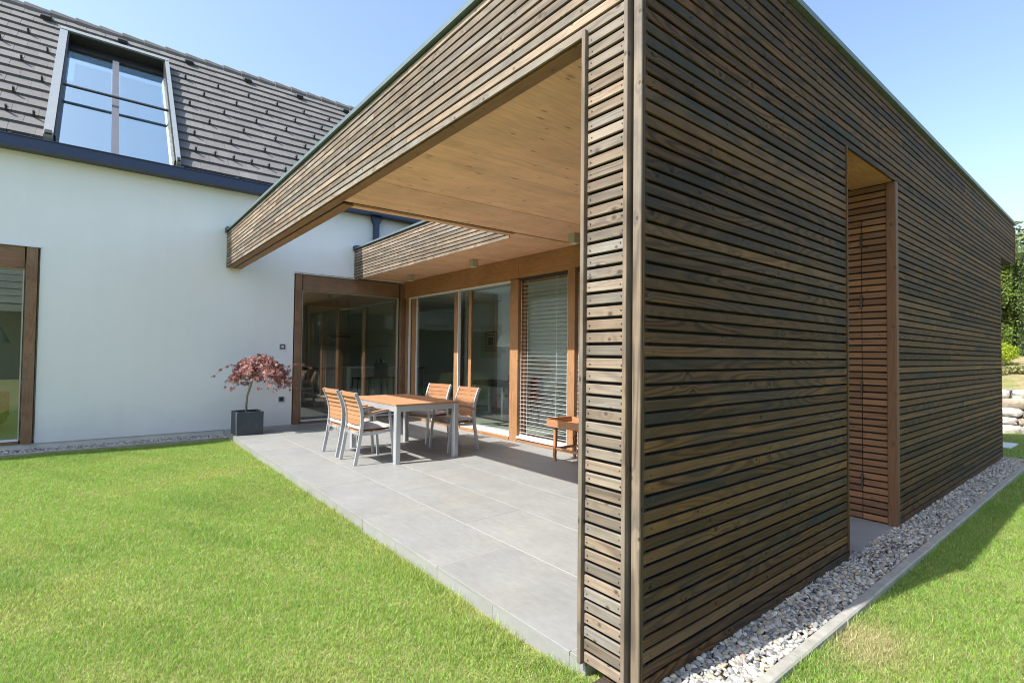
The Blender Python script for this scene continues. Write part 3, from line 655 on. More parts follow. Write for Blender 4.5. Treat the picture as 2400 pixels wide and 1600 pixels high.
# ceiling lights
for (x, y, lab) in ((-7.80, 3.03, 'small square beige ceiling light at the corner of the white house window'), (-5.62, 3.03, 'small square beige ceiling light over the sliding door'), (-3.27, 2.96, 'small square beige ceiling light next to the slatted fin, nearest the viewer')):
    o = root('ceiling_light', (x, y, zc(y)), lab, 'lamp', 'surface lights under the timber ceiling')
    part('housing', MB().cbox(-0.055, 0.055, -0.055, 0.055, -0.12, 0.0, 0.004, 2), M['lamp_body'], o, local=True)
    part('lens', MB().box(-0.04, 0.04, -0.04, 0.04, -0.124, -0.1205), M['lamp_white'], o, local=True)

# interior of the extension
inn = part('interior', MB().box(XW-5.0, -0.22, 3.63, 8.0, -0.25, 0.03), M['int_floor'], ext)
part('inner_ceiling', MB().box(XW+0.01, -0.22, 3.60, 8.0, 2.72, 2.90), M['int_white'], inn)
part('inner_wall', MB().box(-8.05, -0.21, 5.50, 5.62, 0.03, 2.72).box(-8.05, -7.95, 5.62, 7.9, 0.03, 2.72).box(-0.40, -0.215, 3.64, 5.5, 0.03, 2.72), M['int_white'], inn)
part('rear_wall', MB().box(-8.9, -0.22, 8.05, 8.19, 0.0, 2.9), M['membrane'], ext)
part('floor_vent', MB().box(-6.62, -6.25, 4.24, 4.34, 0.031, 0.036), M['dark_metal'], inn)

# ------------------------------------------------------------------ white house
hs = root('white_house', (XW, 0, 0), 'white rendered house with a steep grey tiled roof and dark blue gutter', 'house')
HX, HY0, HY1 = -15.6, -8.0, 9.0
WT = 0.32
wl = MB()
WZ = 4.30
def wallseg(y0, y1, z0, z1): wl.box(XW-WT, XW, y0, y1, z0, z1)
wallseg(HY0, -4.72, 0.0, WZ); wallseg(-2.42, 1.16, 0.0, WZ); wallseg(-4.72, -2.42, 2.872, WZ); wallseg(1.16, D-0.04, 2.905, WZ); wallseg(D-0.04, HY1, 2.95, WZ); wallseg(8.1, HY1, 0, 2.95)
wl.box(HX, HX+0.3, HY0, HY1, 0, WZ).box(HX+0.3, -13.0, HY0, HY0+0.3, 0, WZ).box(-9.8, XW-WT, HY0, HY0+0.3, 0, WZ).box(-13.0, -9.8, HY0, HY0+0.3, 2.5, WZ)
wl.box(HX+0.3, -12.4, HY1-0.3, HY1, 0, WZ).box(-10.9, XW-WT, HY1-0.3, HY1, 0, WZ).box(-12.4, -10.9, HY1-0.3, HY1, 2.3, WZ).box(-12.4, -10.9, HY1-0.3, HY1, 0, 0.9)
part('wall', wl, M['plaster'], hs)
part('plinth', MB().box(XW-WT, XW-0.018, HY0, D-0.06, -0.4, -0.002), M['plinth'], hs)
part('inner_floor', MB().box(HX+0.3, XW-WT, HY0+0.3, 3.62, -0.2, 0.029).box(HX+0.3, XW-5.0, 3.62, HY1-0.3, -0.2, 0.0289), M['int_floor'], hs)
part('inner_ceiling', MB().box(HX+0.3, XW-WT, HY0+0.3, HY1-0.3, 2.72, 2.9), M['int_white'], hs)
part('inner_wall', MB().box(-14.0, -13.9, -7.7, 8.6, 0.03, 2.72).box(-13.9, XW-WT, 0.2, 0.32, 0.03, 2.72), M['int_white'], hs)
# patio window in the house wall
def hwin(y0, y1, z1, posts, gl, headz):
    w = part('house_window', MB().box(XW-0.16, XW-0.05, y0+0.02, y1-0.02, 0.0, 0.03), M['wood_old'], hs)
    for a, b in posts: board('post', w, M['wood_old'], z1-0.001, b-a, 0.12, (XW-0.052, (a+b)/2, z1/2), 'z', 0.003).rotation_euler = Euler((0, R(-90), 0), 'XYZ').to_matrix().to_4x4().to_euler()
    board('header', w, M['wood_old'], gl[1]-gl[0]-0.004, z1-headz, 0.11, (XW-0.056, (gl[0]+gl[1])/2, (z1+headz)/2), 'y', 0.003)
    board('threshold', w, M['wood_old'], gl[1]-gl[0]-0.004, 0.045, 0.11, (XW-0.05, (gl[0]+gl[1])/2, 0.0225), 'y', 0.003)
    part('sill', MB().box(XW-0.10, XW+0.012, gl[0]+0.003, gl[1]-0.003, 0.047, 0.068), M['alu_white'], w)
    part('glazing_bead', MB().box(XW-0.11, XW-0.03, gl[0]+0.002, gl[0]+0.018, 0.069, headz-0.001).box(XW-0.11, XW-0.03, gl[1]-0.018, gl[1]-0.002, 0.069, headz-0.001).box(XW-0.11, XW-0.03, gl[0]+0.0185, gl[1]-0.0185, headz-0.016, headz-0.001), M['lamp_body'], w)
    part('pane', MB().box(XW-0.080, XW-0.074, gl[0]+0.01, gl[1]-0.01, 0.07, headz-0.004), M['glass'], w)
    part('drip_cap', MB().box(XW+0.002, XW+0.035, y0-0.008, min(y1, Y2)+0.008, z1+0.001, z1+0.014), M['alu_white'], w)
    return w
hw = hwin(1.16, 3.46, 2.876, [(1.162, 1.32), (3.352, 3.53)], (1.32, 3.352), 2.575)
hwin(-4.72, -2.42, 2.858, [(-2.585, -2.424), (-4.716, -4.56)], (-4.56, -2.585), 2.54)
for yy_, xa, xb_, za in ((HY0+0.15, -13.0, -9.8, 0.03), (HY1-0.15, -12.4, -10.9, 0.9)):  # unseen gable windows, added to let more daylight into the rooms
    w_ = part('added_gable_window', MB().box(xa, xa+0.07, yy_-0.04, yy_+0.04, za, 2.5 if yy_ < 0 else 2.3).box(xb_-0.07, xb_, yy_-0.04, yy_+0.04, za, 2.5 if yy_ < 0 else 2.3).box((xa+xb_)/2-0.04, (xa+xb_)/2+0.04, yy_-0.04, yy_+0.04, za, 2.5 if yy_ < 0 else 2.3), M['wood_old'], hs)
    part('pane', MB().box(xa+0.07, xb_-0.07, yy_-0.003, yy_+0.003, za, 2.5 if yy_ < 0 else 2.3), M['glass'], w_)
# gutter, eave and downpipe
GX = XW + 0.25
part('gutter', MB().box(GX-0.006, GX, HY0, HY1, 4.228, 4.385).box(XW+0.001, GX-0.0062, HY0, HY1, 4.228, 4.238), M['blue_metal'], hs)
part('gutter_lip', MB().tube([(GX+0.004, HY0, 4.388), (GX+0.004, HY1, 4.388)], 0.011, 8), M['blue_metal'], hs)
part('eave_board', MB().box(XW-0.3, XW+0.02, HY0, HY1, 4.301, 4.36), M['dark_metal'], hs)
for y in (-2.76, -0.72, 0.10, 1.4): part('gutter_bracket', MB().box(GX-0.03, GX+0.012, y-0.02, y+0.02, 4.398, 4.410), M['zinc'], hs)
dp = MB(); b = 0
zz = [4.32, 4.16, 4.06, 3.30]; hw_ = [0.105, 0.10, 0.052, 0.052]
dp.sweep([(XW+0.07, 2.757, z) for z in zz], [a*2 for a in hw_], 0.10, side=(0, 1, 0))
part('downpipe', dp, M['blue_metal'], hs)
# switches
for z, ins, lab in ((1.471, 'alu_white', 'grey framed wall switch with a pale centre above the maple'), (0.49, 'black', 'grey framed outdoor socket with a dark centre beside the planter')):
    o = root('wall_switch' if z > 1 else 'wall_socket', (XW, 0.97, z), lab, 'switch' if z > 1 else 'socket')
    part('surround', MB().cbox(0.0, 0.014, -0.05, 0.05, -0.05, 0.05, 0.004, 0), M['frame_metal'], o, local=True)
    part('plate', MB().box(0.0142, 0.018, -0.036, 0.036, -0.036, 0.036), M['dark_metal'], o, local=True)
    part('button', MB().box(0.0182, 0.021, -0.02, 0.02, -0.02, 0.02), M[ins], o, local=True)

# tiled roof: local X = along the eave (world y), Y = up the slope, Z = normal
th = R(47)
rf = part('roof', MB().box(HY0-0.2, -2.43, 0.0, 4.9, -0.22, -0.03).box(-0.73, HY1+0.2, 0.0, 4.9, -0.22, -0.03).box(-2.43, -0.73, 4.02, 4.9, -0.22, -0.03), M['dark_metal'], hs, local=True)
Mx = Matrix(((0, -math.cos(th), math.sin(th)), (1, 0, 0), (0, math.sin(th), math.cos(th)))).to_4x4()
Mx.translation = Vector((XR, 0, ZR)) - hs.location
rf.matrix_basis = Mx
TW, TPITCH, S0, NR = 0.30, 0.2905, 0.11, 17
def tile_mb(w=TW-0.004, L=0.345, t=0.028, rise=0.041):
    mb = MB(); a = -w/2; b = w/2
    # lower edge rises over the row below; small ridge beside each joint
    for x in (a, b):
        mb.v += [(x, 0, rise-t-0.012), (x, 0, rise), (x, L, 0.0), (x, L, -t)]
    mb.f = [(0, 1, 2, 3), (7, 6, 5, 4), (0, 4, 5, 1), (1, 5, 6, 2), (2, 6, 7, 3), (3, 7, 4, 0)]
    return mb
tme = tile_mb().mesh('roof_tile', M['roof_tile'])
far = MB()
Y0T, Y1T = -3.9, 2.75
for r in range(NR-1):
    s0 = S0 + r*TPITCH; o2 = 0.15*(r % 2) + 0.03
    for c in range(-30, 31):
        y = c*TW + o2
        if y < HY0-0.1 or y > HY1+0.1: continue
        if -2.36 < y < -0.80 and s0 < 3.95:
            continue
        if s0 < 3.95 and (-2.56 < y <= -2.36 or -0.80 <= y < -0.60):      # tiles cut at the roof window
            if -2.56 < y <= -2.36: w = (-2.43) - (y-TW/2) - 0.006; cx = y-TW/2+w/2
            else: w = (y+TW/2) - (-0.73) - 0.006; cx = y+TW/2-w/2
            if w < 0.03: continue
            w = min(w, TW-0.004)
            o = link('roof_tile', tile_mb(w).mesh('roof_tile', M['roof_tile']), rf, (cx, s0, 0.0)); continue
        if Y0T < y < Y1T: 
            o = link('roof_tile', tme, rf, (y, s0+rnd.uniform(-0.003, 0.003), rnd.uniform(-0.002, 0.002)))
            o.rotation_euler = (rnd.uniform(-0.006, 0.006), rnd.uniform(-0.004, 0.004), 0)
        else:
            t = tile_mb(); b = len(far.v); far.v += [(v[0]+y, v[1]+s0, v[2]) for v in t.v]; far.f += [tuple(i+b for i in f) for f in t.f]
fo = part('roof_tiles', far, M['roof_tile'], rf, local=True); fo['kind'] = 'stuff'
# ridge tiles
SR = S0 + (NR-1)*TPITCH + 0.03
rt = MB(); n = 6
for e, rr in ((-0.19, 0.14), (0.19, 0.105)):
    for i in range(n+1): a = R(-20+220*i/n); rt.v.append((e, rr*math.cos(a)*1.0-0.0, rr*math.sin(a)*0.8))
for i in range(n): rt.f.append((i, i+1, n+1+i+1, n+1+i))
rt.f.append(tuple(range(n, -1, -1))); rt.f.append(tuple(range(n+1, 2*n+2))); rt.f.append((0, n+1, 2*n+1, n))
rme = rt.mesh('ridge_tile', M['roof_tile'])
y = -8.0
while y < 9.1: link('ridge_tile', rme, rf, (y, SR+0.02, -0.02)); y += 0.372
# back slope
part('back_slope', MB().box(XR-2*(SR*math.cos(th))-0.3, XR-SR*math.cos(th)+0.0, HY0-0.2, HY1+0.2, ZR-0.1, ZR-0.05), M['dark_metal'], hs)
# snow guards and vent tiles
gm = MB().box(-0.014, 0.014, -0.02, 0.018, 0.0, 0.095).box(-0.018, 0.018, 0.0181, 0.10, 0.0, 0.014); gme = gm.mesh('snow_guard', M['dark_metal'])
def guard(y, s):
    if -2.47 < y < -0.69 and s < 4.1: return
    link('snow_guard', gme, rf, (y, s, 0.022))
for i in range(-12, 25): guard(-0.47+0.3*i, 0.69-0.02)
for j, s in enumerate((1.29, 1.88, 2.46, 3.04, 3.63)):
    for i in range(-6, 12): guard((-0.45 if j % 2 == 0 else -0.16)+0.598*i, s-0.02)
for i in range(5): guard(-2.30+0.30*i, 4.19)
vm = MB(); vm.v = [(-0.085, 0, 0.02), (0.085, 0, 0.02), (0.07, 0, 0.08), (-0.07, 0, 0.08), (-0.085, 0.2, 0.005), (0.085, 0.2, 0.005), (0.06, 0.09, 0.072), (-0.06, 0.09, 0.072)]
vm.f = [(0, 1, 2, 3), (3, 2, 6, 7), (7, 6, 5, 4), (0, 3, 7, 4), (1, 5, 6, 2), (0, 4, 5, 1)]
vme = vm.mesh('vent_tile', M['dark_metal'])
for i in range(-3, 6): link('vent_tile', vme, rf, (-2.657+1.163*i, 4.40, 0.03))
# roof window
def rpart(name, mb, mat): 
    o = link(name, mb.mesh(name, mat), hs); o.matrix_basis = Mx; return o
dw = rpart('roof_window', MB().box(-2.425, -2.315, -0.02, 3.90, -0.12, 0.16).box(-0.80, -0.735, -0.02, 3.90, -0.12, 0.16).box(-2.425, -0.735, 3.902, 4.01, -0.12, 0.17).box(-2.3148, -0.8002, -0.05, 0.03, -0.14, -0.02), M['frame_metal'])
def dpart(name, mb, mat): return link(name, mb.mesh(name, mat), dw)
dpart('reveal', MB().box(-2.314, -2.29, 0.031, 3.90, -0.139, 0.14).box(-0.825, -0.801, 0.031, 3.90, -0.139, 0.14).box(-2.289, -0.826, 3.86, 3.90, -0.139, 0.14), M['black'])
dpart('top_box', MB().box(-2.288, -0.827, 3.62, 3.858, -0.095, -0.04), M['black'])  # black box across the top of the panes
dpart('mullion', MB().box(-1.645, -1.545, 0.032, 3.619, -0.105, -0.035), plain('grey_mullion_metal', (0.13, 0.14, 0.165), 0.45, metal=0.2))
dpart('guard_rail', MB().cbox(-2.288, -0.827, 1.855, 1.905, 0.05, 0.085, 0.006, 0), M['dark_metal'])
for a, b in ((-2.289, -1.6455), (-1.5445, -0.826)): dpart('pane', MB().box(a, b, 0.031, 3.7, -0.095, -0.088), M['glass_roof'])
dpart('end_stop', MB().box(-2.41, -2.33, -0.02, 0.07, 0.161, 0.19).box(-0.79, -0.745, -0.02, 0.07, 0.161, 0.19), M['black'])
cu = MB(); n = 40
for a, b in ((-2.20, -1.66), (-1.52, -0.86)):
    o0 = len(cu.v)
    for j in (0.05, 3.55):
        for i in range(n+1): cu.v.append((a+(b-a)*i/n, j, -0.26+0.0006*math.sin(i*1.9)+0.002*math.sin(i*0.7)))
    for i in range(n): cu.f.append((o0+i, o0+i+1, o0+n+2+i, o0+n+1+i))
dpart('curtain', cu, M['curtain'])
dpart('attic_floor', MB().box(-2.42, -0.74, -0.1, 4.0, -0.9, -0.85), M['int_white'])

# ------------------------------------------------------------------ rooms' furniture
def stool(x, y, rz, lab):
    o = root('bar_stool', (x, y, 0.03), lab, 'stool', 'bar stools at the kitchen island', rz)
    part('seat', MB().cbox(-0.19, 0.19, -0.18, 0.18, 0.70, 0.735, 0.01, 0), M['black'], o, local=True)
    for sx in (-1, 1):
        for sy in (-1, 1): part('leg', MB().tube([(sx*0.16, sy*0.15, 0.70), (sx*0.20, sy*0.20, 0.0)], 0.011, 6), M['black'], o, local=True)
    part('foot_rail', MB().box(-0.19, 0.19, 0.17, 0.185, 0.25, 0.27), M['black'], o, local=True)
    return o
stool(-10.95, 3.37, 0, 'black bar stool without a backrest in front of the left end of the white island')
s2 = stool(-10.95, 3.80, 0, 'black bar stool with a tall dark backrest at the white island')
part('backrest', MB().cbox(0.165, 0.19, -0.18, 0.18, 0.74, 1.10, 0.008, 2), M['black'], s2, local=True)
stool(-10.95, 4.15, 0, 'black bar stool without a backrest nearest the timber corner post')
isl = root('kitchen_island', (-11.6, 3.95, 0.03), 'white kitchen island with a pale worktop behind the house window', 'kitchen island')
part('body', MB().box(-11.95, -11.25, 3.10, 4.95, 0.03, 0.985), M['int_white'], isl); part('worktop', MB().box(-12.0, -11.0, 3.03, 5.0, 0.986, 1.03), M['lamp_white'], isl)
part('end_panel', MB().box(-11.249, -11.02, 3.03, 3.13, 0.03, 0.985), M['lamp_white'], isl)
cb = root('wall_cabinet', (-13.75, 4.6, 1.6), 'long pale wall cabinet hanging above the kitchen counter', 'cabinet')
part('carcass', MB().box(-13.9, -13.5, 3.3, 6.2, 1.59, 1.96), M['lamp_body'], cb)
for i in range(3): part('door', MB().box(-13.498, -13.48, 3.31+i*0.96, 4.26+i*0.96, 1.6, 1.95), M['lamp_body'], cb)
ct = root('kitchen_counter', (-13.6, 4.6, 0.03), 'dark kitchen counter against the back wall of the kitchen', 'counter')
part('body', MB().box(-13.9, -13.3, 2.6, 6.4, 0.03, 0.9), M['frame_metal'], ct); part('worktop', MB().box(-13.9, -13.26, 2.55, 6.45, 0.901, 0.94), M['black'], ct)
hd = root('pendant_lamp', (-11.5, 3.13, 2.72), 'flat black bar pendant lamp hanging over the white island', 'lamp')
part('shade', MB().box(-11.62, -11.38, 2.86, 3.24, 1.755, 1.80), M['black'], hd)
for dy in (-0.12, 0.16): part('cable', MB().tube([(-11.5, 3.06+dy, 1.80), (-11.5, 3.06+dy, 2.72)], 0.005, 5), M['black'], hd)
for i, (y, h, r, mt, lab) in enumerate(((3.98, 0.24, 0.035, 'frame_metal', 'tall grey bottle on the white island'), (4.12, 0.16, 0.035, 'lamp_white', 'short white jar on the white island'), (4.03, 0.20, 0.045, 'black', 'dark round canister on the white island'))):
    solo('bottle' if i == 0 else ('jar' if i == 1 else 'canister'), MB().lathe([(r, 1.03), (r, 1.03+h*0.6), (r*0.45, 1.03+h*0.78), (r*0.45, 1.03+h)], (-11.3, y, 0), 12), M[mt], (-11.3, y, 1.03), lab, 'bottle' if i == 0 else ('jar' if i == 1 else 'canister'), True)
# dining corner behind the sliding door
dt = root('indoor_table', (-7.55, 5.0, 0.03), 'dark indoor dining table with white legs seen through the sliding door', 'table')
part('tabletop', MB().box(-8.30, -6.75, 4.72, 5.35, 0.70, 0.80), M['black'], dt)
for x, y in ((-8.15, 4.85), (-8.15, 5.25), (-7.15, 4.86), (-6.9, 5.25)): part('leg', MB().cbox(x-0.025, x+0.025, y-0.025, y+0.025, 0.03, 0.70, 0.004, 2), M['alu_white'], dt)
def redchair(x, y, rz, lab):
    o = root('red_chair', (x, y, 0.03), lab, 'chair', 'red indoor dining chairs', rz)
    part('seat', MB().cbox(-0.21, 0.21, -0.2, 0.2, 0.43, 0.455, 0.01, 0), M['red_plastic'], o, local=True)
    part('backrest', MB().cbox(-0.21, 0.21, 0.19, 0.215, 0.70, 0.90, 0.008, 0), M['red_plastic'], o, local=True)
    part('lower_back', MB().cbox(-0.21, 0.21, 0.19, 0.215, 0.47, 0.60, 0.008, 0), M['red_plastic'], o, local=True)
    for sx in (-1, 1):
        part('leg', MB().tube([(sx*0.18, -0.17, 0.43), (sx*0.21, -0.21, 0.0)], 0.012, 6), M['red_plastic'], o, local=True)
        part('leg', MB().tube([(sx*0.19, 0.20, 0.90), (sx*0.185, 0.19, 0.43), (sx*0.21, 0.24, 0.0)], 0.012, 6), M['red_plastic'], o, local=True)
redchair(-7.50, 5.30, R(8), 'red chair with its back to the wall at the dark indoor table')
redchair(-6.85, 5.2, R(-20), 'red chair at the right end of the dark indoor table')
pl = root('pendant_lamp', (-7.05, 4.95, 2.72), 'white dome pendant lamp hanging over the dark indoor table', 'lamp')
part('shade', MB().lathe([(0.02, 1.86), (0.12, 1.83), (0.22, 1.74), (0.27, 1.60), (0.275, 1.54), (0.265, 1.54), (0.26, 1.60), (0.21, 1.72), (0.10, 1.81), (0.02, 1.84)], (-7.05, 4.95, 0), 24), M['lamp_white'], pl, True)
part('cable', MB().tube([(-7.05, 4.95, 1.85), (-7.05, 4.95, 2.72)], 0.004, 5), M['black'], pl)
pc = root('wall_picture', (-9.2, 6.2, 1.7), 'framed picture of brown concentric squares on a cream ground', 'picture')
def sqring(x0, x1, z0, z1, w, y): return MB().box(x0, x1, y, y+0.004, z0, z0+w).box(x0, x1, y, y+0.004, z1-w, z1).box(x0, x0+w, y, y+0.004, z0+w, z1-w).box(x1-w, x1, y, y+0.004, z0+w, z1-w)
part('canvas', MB().box(-9.85, -8.95, 6.19, 6.22, 1.28, 2.12), plain('cream_canvas', (0.55, 0.50, 0.36), 0.8, namt=0.1), pc)
for i in range(3): part('painted_square', sqring(-9.65+i*0.075, -9.15-i*0.075, 1.46+i*0.075, 1.96-i*0.075, 0.025, 6.184), plain('brown_paint', (0.16, 0.09, 0.045), 0.8), pc)
part('painted_square', MB().box(-9.49, -9.31, 6.184, 6.188, 1.62, 1.80), plain('red_brown_paint', (0.25, 0.09, 0.05), 0.8), pc)
part('back_board', MB().box(-10.6, -8.06, 6.225, 6.34, 0.03, 2.72), M['int_white'], pc)
# room behind the left window
fl = root('floor_lamp', (-10.5, -3.12, 0.03), 'floor lamp with a pale conical shade behind the left house window', 'lamp')
part('shade', MB().lathe([(0.26, 1.47), (0.15, 1.74), (0.145, 1.74), (0.25, 1.47)], (-10.5, -3.12, 0), 24), M['lamp_white'], fl, True)
part('stand', MB().tube([(-10.5, -3.12, 0.03), (-10.5, -3.12, 1.5)], 0.012, 8), M['steel'], fl); part('base', MB().lathe([(0.15, 0.03), (0.15, 0.05), (0.02, 0.06)], (-10.5, -3.12, 0), 20), M['steel'], fl)
sf = root('sofa', (-10.6, -3.9, 0.03), 'orange sofa with a dark brown throw behind the left house window', 'sofa')
part('seat', MB().cbox(-11.1, -10.1, -4.9, -2.92, 0.15, 0.42, 0.04, 1), M['orange_fabric'], sf); part('backrest', MB().cbox(-11.3, -11.08, -4.9, -2.92, 0.2, 0.62, 0.04, 1), M['orange_fabric'], sf)
part('throw', MB().cbox(-11.0, -10.3, -4.2, -3.0, 0.421, 0.56, 0.05, 1), M['brown_fabric'], sf)
for x in (-11.1, -10.2):
    for y in (-4.8, -3.05): part('leg', MB().box(x, x+0.05, y, y+0.05, 0.03, 0.15), M['steel'], sf)

# ------------------------------------------------------------------ patio furniture
def make_chair():
    o = root('garden_chair', (0, 0, 0), '', 'chair', 'teak and metal chairs round the garden table')
    st, tk = M['steel'], M['teak']
    # backrest curve in side view (y, z)
    def by(z):
        t = (z-0.42)/0.46; return -0.232 + 0.03*math.sin(max(t, 0)*math.pi)*0.6 - 0.085*max(t, 0)**2.1
    for sx in (-1, 1):
        x = sx*0.2375
        ptsr = [(x, -0.305, 0.0), (x, -0.262, 0.22), (x, -0.235, 0.40)] + [(x, by(z), z) for z in (0.50, 0.58, 0.66, 0.74, 0.82, 0.88)]
        part('leg', MB().sweep(ptsr, 0.024, 0.040, side=(1, 0, 0)), st, o, local=True)
        part('leg', MB().sweep([(x, 0.205, 0.0), (x, 0.185, 0.25), (x, 0.155, 0.47), (x, 0.135, 0.632)], 0.022, [0.036, 0.034, 0.03, 0.028], side=(1, 0, 0)), st, o, local=True)
        part('side_rail', MB().sweep([(x-sx*0.003, -0.232, 0.375), (x-sx*0.003, -0.05, 0.372), (x-sx*0.003, 0.165, 0.405)], 0.018, 0.034, side=(1, 0, 0)), st, o, local=True)
        arm = [(x, -0.225, 0.585), (x, -0.12, 0.625), (x, 0.0, 0.648), (x, 0.10, 0.656), (x, 0.20, 0.650)]
        part('armrest', MB().sweep(arm, 0.05, 0.016, side=(1, 0, 0)), tk, o, local=True)
        part('arm_rail', MB().sweep([(p[0], p[1], p[2]-0.018) for p in arm[:-1]]+[(x, 0.15, 0.634)], 0.022, 0.019, side=(1, 0, 0)), st, o, local=True)
    for i in range(7):
        z = 0.507 + i*0.0585; y = by(z)
        pts = [(-0.224, y+0.004, z), (-0.12, y-0.012, z), (0.0, y-0.018, z), (0.12, y-0.012, z), (0.224, y+0.004, z)]
        part('back_slat', MB().sweep(pts, 0.014, 0.0545, side=None, up=(0, 0, 1)), tk, o, local=True)
    for i in range(6):
        y = -0.20 + i*0.068
        part('seat_slat', MB().sweep([(-0.223, y, 0.400+0.002*i), (0.0, y, 0.392+0.002*i), (0.223, y, 0.400+0.002*i)], 0.060, 0.014, side=(0, 1, 0)), tk, o, local=True)
    part('cross_rail', MB().box(-0.225, 0.225, -0.245, -0.225, 0.355, 0.385).box(-0.225, 0.225, 0.135, 0.155, 0.375, 0.398), st, o, local=True)
    # cushion: rounded slab
    def cush(x0, x1, y0, y1, z0, z1, r=0.028, k=8):
        mb = MB(); nx, ny = 10, 10
        def h(u, v):
            e = min(u, 1-u, v, 1-v); return min(1.0, (e/0.16))**0.5
        top = []; bot = []
        for j in range(ny+1):
            for i in range(nx+1):
                u, v = i/nx, j/ny; x = x0+(x1-x0)*u; y = y0+(y1-y0)*v; hh = h(u, v); zc = (z0+z1)/2 - 0.008*(1-abs(2*v-1))
                top.append((x, y, zc+(z1-zc)*hh+0.004*math.sin(u*9)*math.sin(v*8))); bot.append((x, y, zc-(zc-z0)*hh))
        n0 = len(top); mb.v = top+bot
        for j in range(ny):
            for i in range(nx):
                a = j*(nx+1)+i; mb.f.append((a, a+1, a+nx+2, a+nx+1)); mb.f.append((n0+a, n0+a+nx+1, n0+a+nx+2, n0+a+1))
        ring = [i for i in range(nx+1)] + [(j+1)*(nx+1)+nx for j in range(ny)] + [ny*(nx+1)+i for i in range(nx-1, -1, -1)] + [j*(nx+1) for j in range(ny-1, 0, -1)]
        for a, b in zip(ring, ring[1:]+ring[:1]): mb.f.append((b, a, n0+a, n0+b))
        return mb
    cs = part('cushion', cush(-0.222, 0.222, -0.215, 0.205, 0.408, 0.472), M['cushion'], o, True, local=True)
    part('cushion_edge', MB().cbox(-0.205, 0.205, -0.236, -0.205, 0.416, 0.468, 0.014, 0), M['cushion_back'], cs, True, local=True)
    for sx in (-1, 1):
        x = sx*0.17
        part('tie', MB().sweep([(x, -0.225, 0.425), (x+0.02*sx, -0.262, 0.395), (x-0.01*sx, -0.268, 0.35), (x, -0.262, 0.27)], 0.016, 0.004, side=(1, 0, 0)).sweep([(x, -0.225, 0.42), (x-0.05*sx, -0.266, 0.385), (x-0.06*sx, -0.27, 0.33)], 0.014, 0.004, side=(1, 0, 0)), M['tie'], cs, local=True)
    return o
ch0 = make_chair()
spots = [(-5.005, 1.045, 0, 'teak slatted chair nearest the lawn, back to the viewer, at the table front'),
         (-5.66, 1.05, 1.5, 'teak slatted chair nearest the planter, partly behind the nearest chair'),
         (-5.03, 2.275, 182, 'teak slatted chair in front of the sliding door, nearer to the slatted blind'),
         (-5.86, 2.32, 194, 'teak slatted chair turned slightly, in front of the dark left door pane')]
for i, (x, y, a, lab) in enumerate(spots):
    c = ch0 if i == 0 else copy_tree(ch0); c.location = (x, y, 0); c.rotation_euler = (0, 0, R(a)); c['label'] = lab
tb = root('garden_table', (-5.28, 1.62, 0), 'rectangular garden table with a teak slatted top and silver metal legs', 'table')
TX0, TX1, TY0, TY1 = -6.02, -4.54, 1.16, 2.08
for x in (TX0+0.035, TX1-0.035):
    for y in (TY0+0.035, TY1-0.035): part('leg', MB().cbox(x-0.035, x+0.035, y-0.035, y+0.035, 0.0, 0.715, 0.008, 2), M['steel'], tb)
part('frame', MB().box(TX0+0.07, TX1-0.07, TY0+0.006, TY0+0.03, 0.645, 0.715).box(TX0+0.07, TX1-0.07, TY1-0.03, TY1-0.006, 0.645, 0.715).box(TX0+0.006, TX0+0.03, TY0+0.07, TY1-0.07, 0.645, 0.715).box(TX1-0.03, TX1-0.006, TY0+0.07, TY1-0.07, 0.645, 0.715), M['steel'], tb)
nS = 11; w = (TY1-TY0)/nS
for x in (TX0+0.022, TX1-0.022): board('end_slat', tb, M['teak'], TY1-TY0, 0.0222, 0.044, (x, (TY0+TY1)/2, 0.7276), 'y', 0.002)
for i in range(nS): board('table_slat', tb, M['teak'], (TX1-TX0-0.094), 0.022, w-0.004, ((TX0+TX1)/2, TY0+w*(i+0.5), 0.7275), 'x', 0.003)
# tray table by the fin
tt = root('tray_table', (-3.33, 3.12, 0), 'small reddish wooden tray table half hidden by the slatted fin', 'side table')
tw = M['teak']
X0, X1, Y0, Y1 = -3.66, -3.02, 2.90, 3.34
part('tray', MB().box(X0, X1, Y0, Y1, 0.455, 0.475), tw, tt)
for a in (MB().cbox(X0, X1, Y0-0.012, Y0+0.002, 0.44, 0.535, 0.003, 0), MB().cbox(X0, X1, Y1, Y1+0.014, 0.44, 0.535, 0.003, 0), MB().cbox(X0-0.014, X0, Y0-0.012, Y1+0.014, 0.44, 0.545, 0.003, 1), MB().cbox(X1, X1+0.014, Y0-0.012, Y1+0.014, 0.44, 0.545, 0.003, 1)): part('tray_rim', a, tw, tt)
for sx, sy in ((X0+0.1, Y0+0.04), (X1-0.1, Y0+0.04), (X0+0.1, Y1-0.04), (X1-0.1, Y1-0.04)):
    part('leg', MB().sweep([(sx, sy, 0.455), (sx, sy, 0.2), (sx-0.006, sy-0.004, 0.08), (sx+0.004, sy, 0.0)], [0.042, 0.04, 0.036, 0.026], [0.04, 0.038, 0.034, 0.024], side=(1, 0, 0)), tw, tt)
part('stretcher', MB().box(X0+0.12, X1-0.12, Y0+0.028, Y0+0.05, 0.145, 0.175).box(X0+0.12, X1-0.12, Y1-0.05, Y1-0.028, 0.145, 0.175), tw, tt)
part('stretcher', MB().box(X0+0.088, X0+0.11, Y0+0.06, Y1-0.06, 0.145, 0.175).box(X1-0.11, X1-0.088, Y0+0.06, Y1-0.06, 0.145, 0.175), tw, tt)
